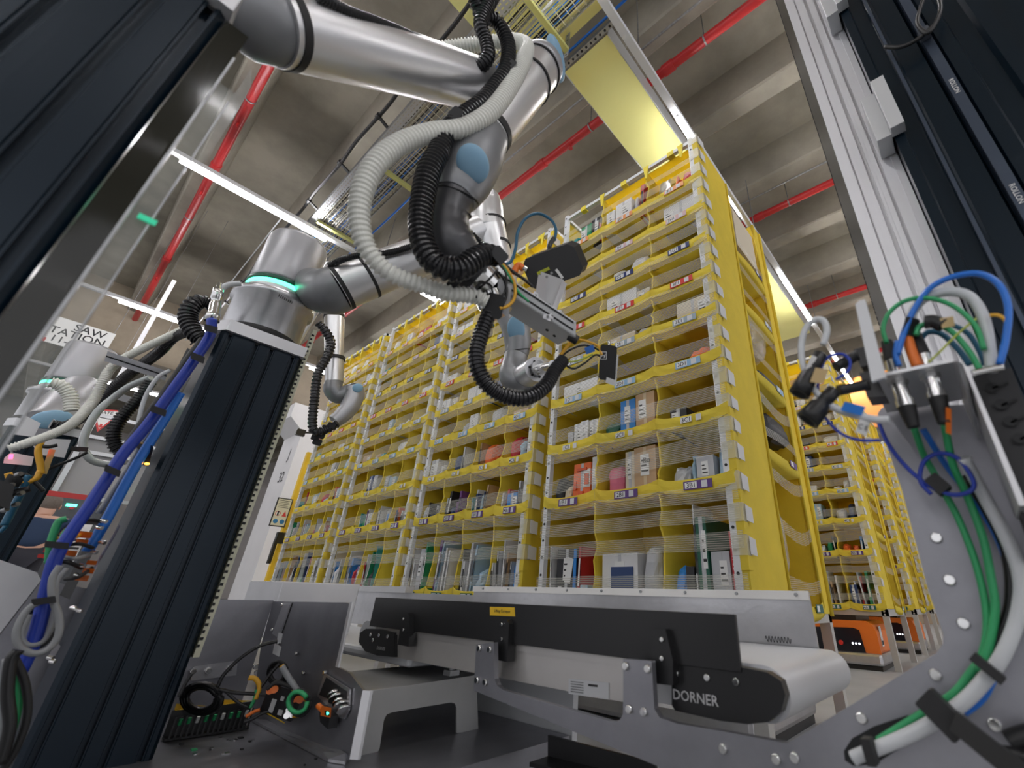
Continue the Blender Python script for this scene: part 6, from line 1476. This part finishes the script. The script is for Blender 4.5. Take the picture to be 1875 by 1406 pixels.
for (rw, c), items in one.items():
    obs = put(*P1, rw, c, items, rg_)
    if (rw, c) == ('A', 0):
        t = MB(); o = obs[1]; xs_ = [v.co.x for v in o.data.vertices]; zs2 = [v.co.z for v in o.data.vertices]; y_ = min(v.co.y for v in o.data.vertices) - .001
        xa, xb, za, zb = min(xs_), max(xs_), min(zs2), max(zs2); w = xb - xa; h = zb - za
        t.prism([(xa + w * .42, y_, za + h * .42), (xa + w * .72, y_, za + h * .40), (xa + w * .86, y_, za + h * .82), (xa + w * .60, y_, za + h * .86)], (0, -.0008, 0), 0)
        for k in range(4): t.box(xa + w * .12, xa + w * .30, y_ - .0008, y_, za + h * (.12 + .07 * k), za + h * (.14 + .07 * k), 0)
        t.box(xa + w * .86, xa + w, y_ - .0008, y_, za, zb, 1); t.build('printed_picture', [M_PAPER, PM('bright blue')], o)
    if (rw, c) == ('A', 1):
        t = MB(); o = obs[0]; t.box(-1.617 + .327 + .075, -1.617 + .327 + .175, 1.601, 1.603, .50, .60)
        y_ = min(v.co.y for v in o.data.vertices); t = MB(); t.box(-1.215, -1.105, y_ - .004, y_ - .0006, .455, .565); t.build('dark_picture', PM('dark blue'), o)
    if (rw, c) == ('A', 2):
        o = obs[5]; y_ = min(v.co.y for v in o.data.vertices); xs_ = [v.co.x for v in o.data.vertices]; t = MB(); t.text('FLORAL', ((min(xs_) + max(xs_)) / 2, y_ - .002, .56), (0, 0, 1), (-1, 0, 0), .022); t.build('lettering', M_PAPER, o)
    if (rw, c) == ('B', 1):
        o = obs[2]; y_ = min(v.co.y for v in o.data.vertices); t = MB(); t.text('Bo', (-1.015, y_ - .003, .99), (1, 0, 0), (0, 0, 1), .035); t.build('lettering', M_INK, o)
    if (rw, c) == ('B', 0):
        o = obs[2]; xs_ = [v.co.x for v in o.data.vertices]; y_ = min(v.co.y for v in o.data.vertices); xa, xb = min(xs_), max(xs_); t = MB()
        for (a_, b_, c_, d_) in ((.08, .22, .35, .55), (.36, .62, .18, .30), (.70, .92, .45, .70), (.2, .8, .8, .86)):
            t.box(xa + (xb - xa) * a_, xa + (xb - xa) * b_, y_ - .006, y_, .84 + .2 * c_, .84 + .2 * d_)
        t.build('molded_rib', mat('deep_orange', (.72, .10, .02), .4), o)
# things in the side pockets of the near pod
for (nm, y0_, y1_, z0_, h_, c_, lab) in (('bag', .44, .80, 1.42, .12, 'black', 'upper black parcel sticking out of the side pocket of the nearest pod'), ('bag', .46, .84, 1.16, .15, 'black', 'lower black parcel sticking out of the side pocket of the nearest pod'),
                         ('bag', .42, .72, 1.62, .30, 'silver', 'crinkled clear bag bulging from the upper side pocket of the nearest pod'), ('bag', .40, .48, .50, .36, 'silver', 'narrow clear bag standing in the bottom side pocket of the nearest pod'), ('carton', .42, .74, 2.30, .30, 'cream', 'cream ribbed carton in the top side pocket of the nearest pod')):
    m = MB(); (g_bag if nm == 'bag' else g_carton)(m, -.617 - .20, -.617 + .006, 1.59 + y0_, 1.59 + y1_, z0_, h_, rg_)
    tag(m.build('side_parcel', [M_CLEARBAG if c_ == 'silver' else PM(c_), M_PAPER, PM('light grey'), M_INK]), lab, 'parcel')
WHITEISH = ['white'] * 8 + ['light grey'] * 5 + ['cream'] * 2 + ['kraft brown', 'pale blue', 'black', 'dark blue', 'red', 'teal']
MIX = ['white'] * 6 + ['light grey'] * 4 + ['kraft brown'] * 2 + ['black', 'dark blue', 'dark blue', 'bright blue', 'pale blue', 'pale blue', 'red', 'green', 'teal', 'orange', 'cream', 'purple']
def fill(pd, podname, x0, y0, W, rows_, cols, rnd, dens=1.0):
    cx = pd[1]
    for rw in rows_:
        for c in cols:
            if rnd.random() > .93 * dens: continue
            items = []
            if rw in 'AB':
                u = .03
                while u < .93 and len(items) < 6:
                    k = rnd.choice(['book', 'book', 'book', 'carton', 'bag']); w = rnd.uniform(.05, .11) if k == 'book' else rnd.uniform(.16, .34)
                    if u + w > .98: break
                    items.append((k, rnd.choice(MIX), u, u + w, rnd.uniform(.45, .8) if k == 'book' else rnd.uniform(.35, .7))); u += w + rnd.choice((0.005, .01, .06))
            elif rw == 'C':
                u = .04
                while u < .8 and len(items) < 3:
                    k = rnd.choice(['carton', 'bag', 'book']); w = rnd.uniform(.22, .45) if k != 'book' else .09
                    if u + w > .98: break
                    items.append((k, rnd.choice(MIX), u, u + w, rnd.uniform(.45, .85))); u += w + .02
            else:
                n = rnd.choice((1, 1, 2)); u = rnd.uniform(.04, .2)
                for k_ in range(n):
                    w = min(rnd.uniform(.5, .85) / n, .97 - u); items.append((rnd.choice(['carton', 'bag', 'bag']), rnd.choice(WHITEISH), u, u + w, rnd.uniform(.4, .85))); u += w + .02
            put('x', podname, x0, y0, W, cx, rw, c, items, rnd)
fill(POD2, 'second front pod', -2.83, 1.60, 1.09, 'ABCDEFGHI', range(4), random.Random(31))
fill(POD3, 'third front pod', -3.98, 1.60, 1.06, 'ABCDEFGHI', range(4), random.Random(32))
fill(POD4, 'fourth front pod', -5.12, 1.60, 1.02, 'ABCDEFGHI', range(4), random.Random(33), .85)
fill(PODB, 'rear pod', -1.72, 4.62, 1.02, 'ABCDEFGH', (2, 3), random.Random(34))
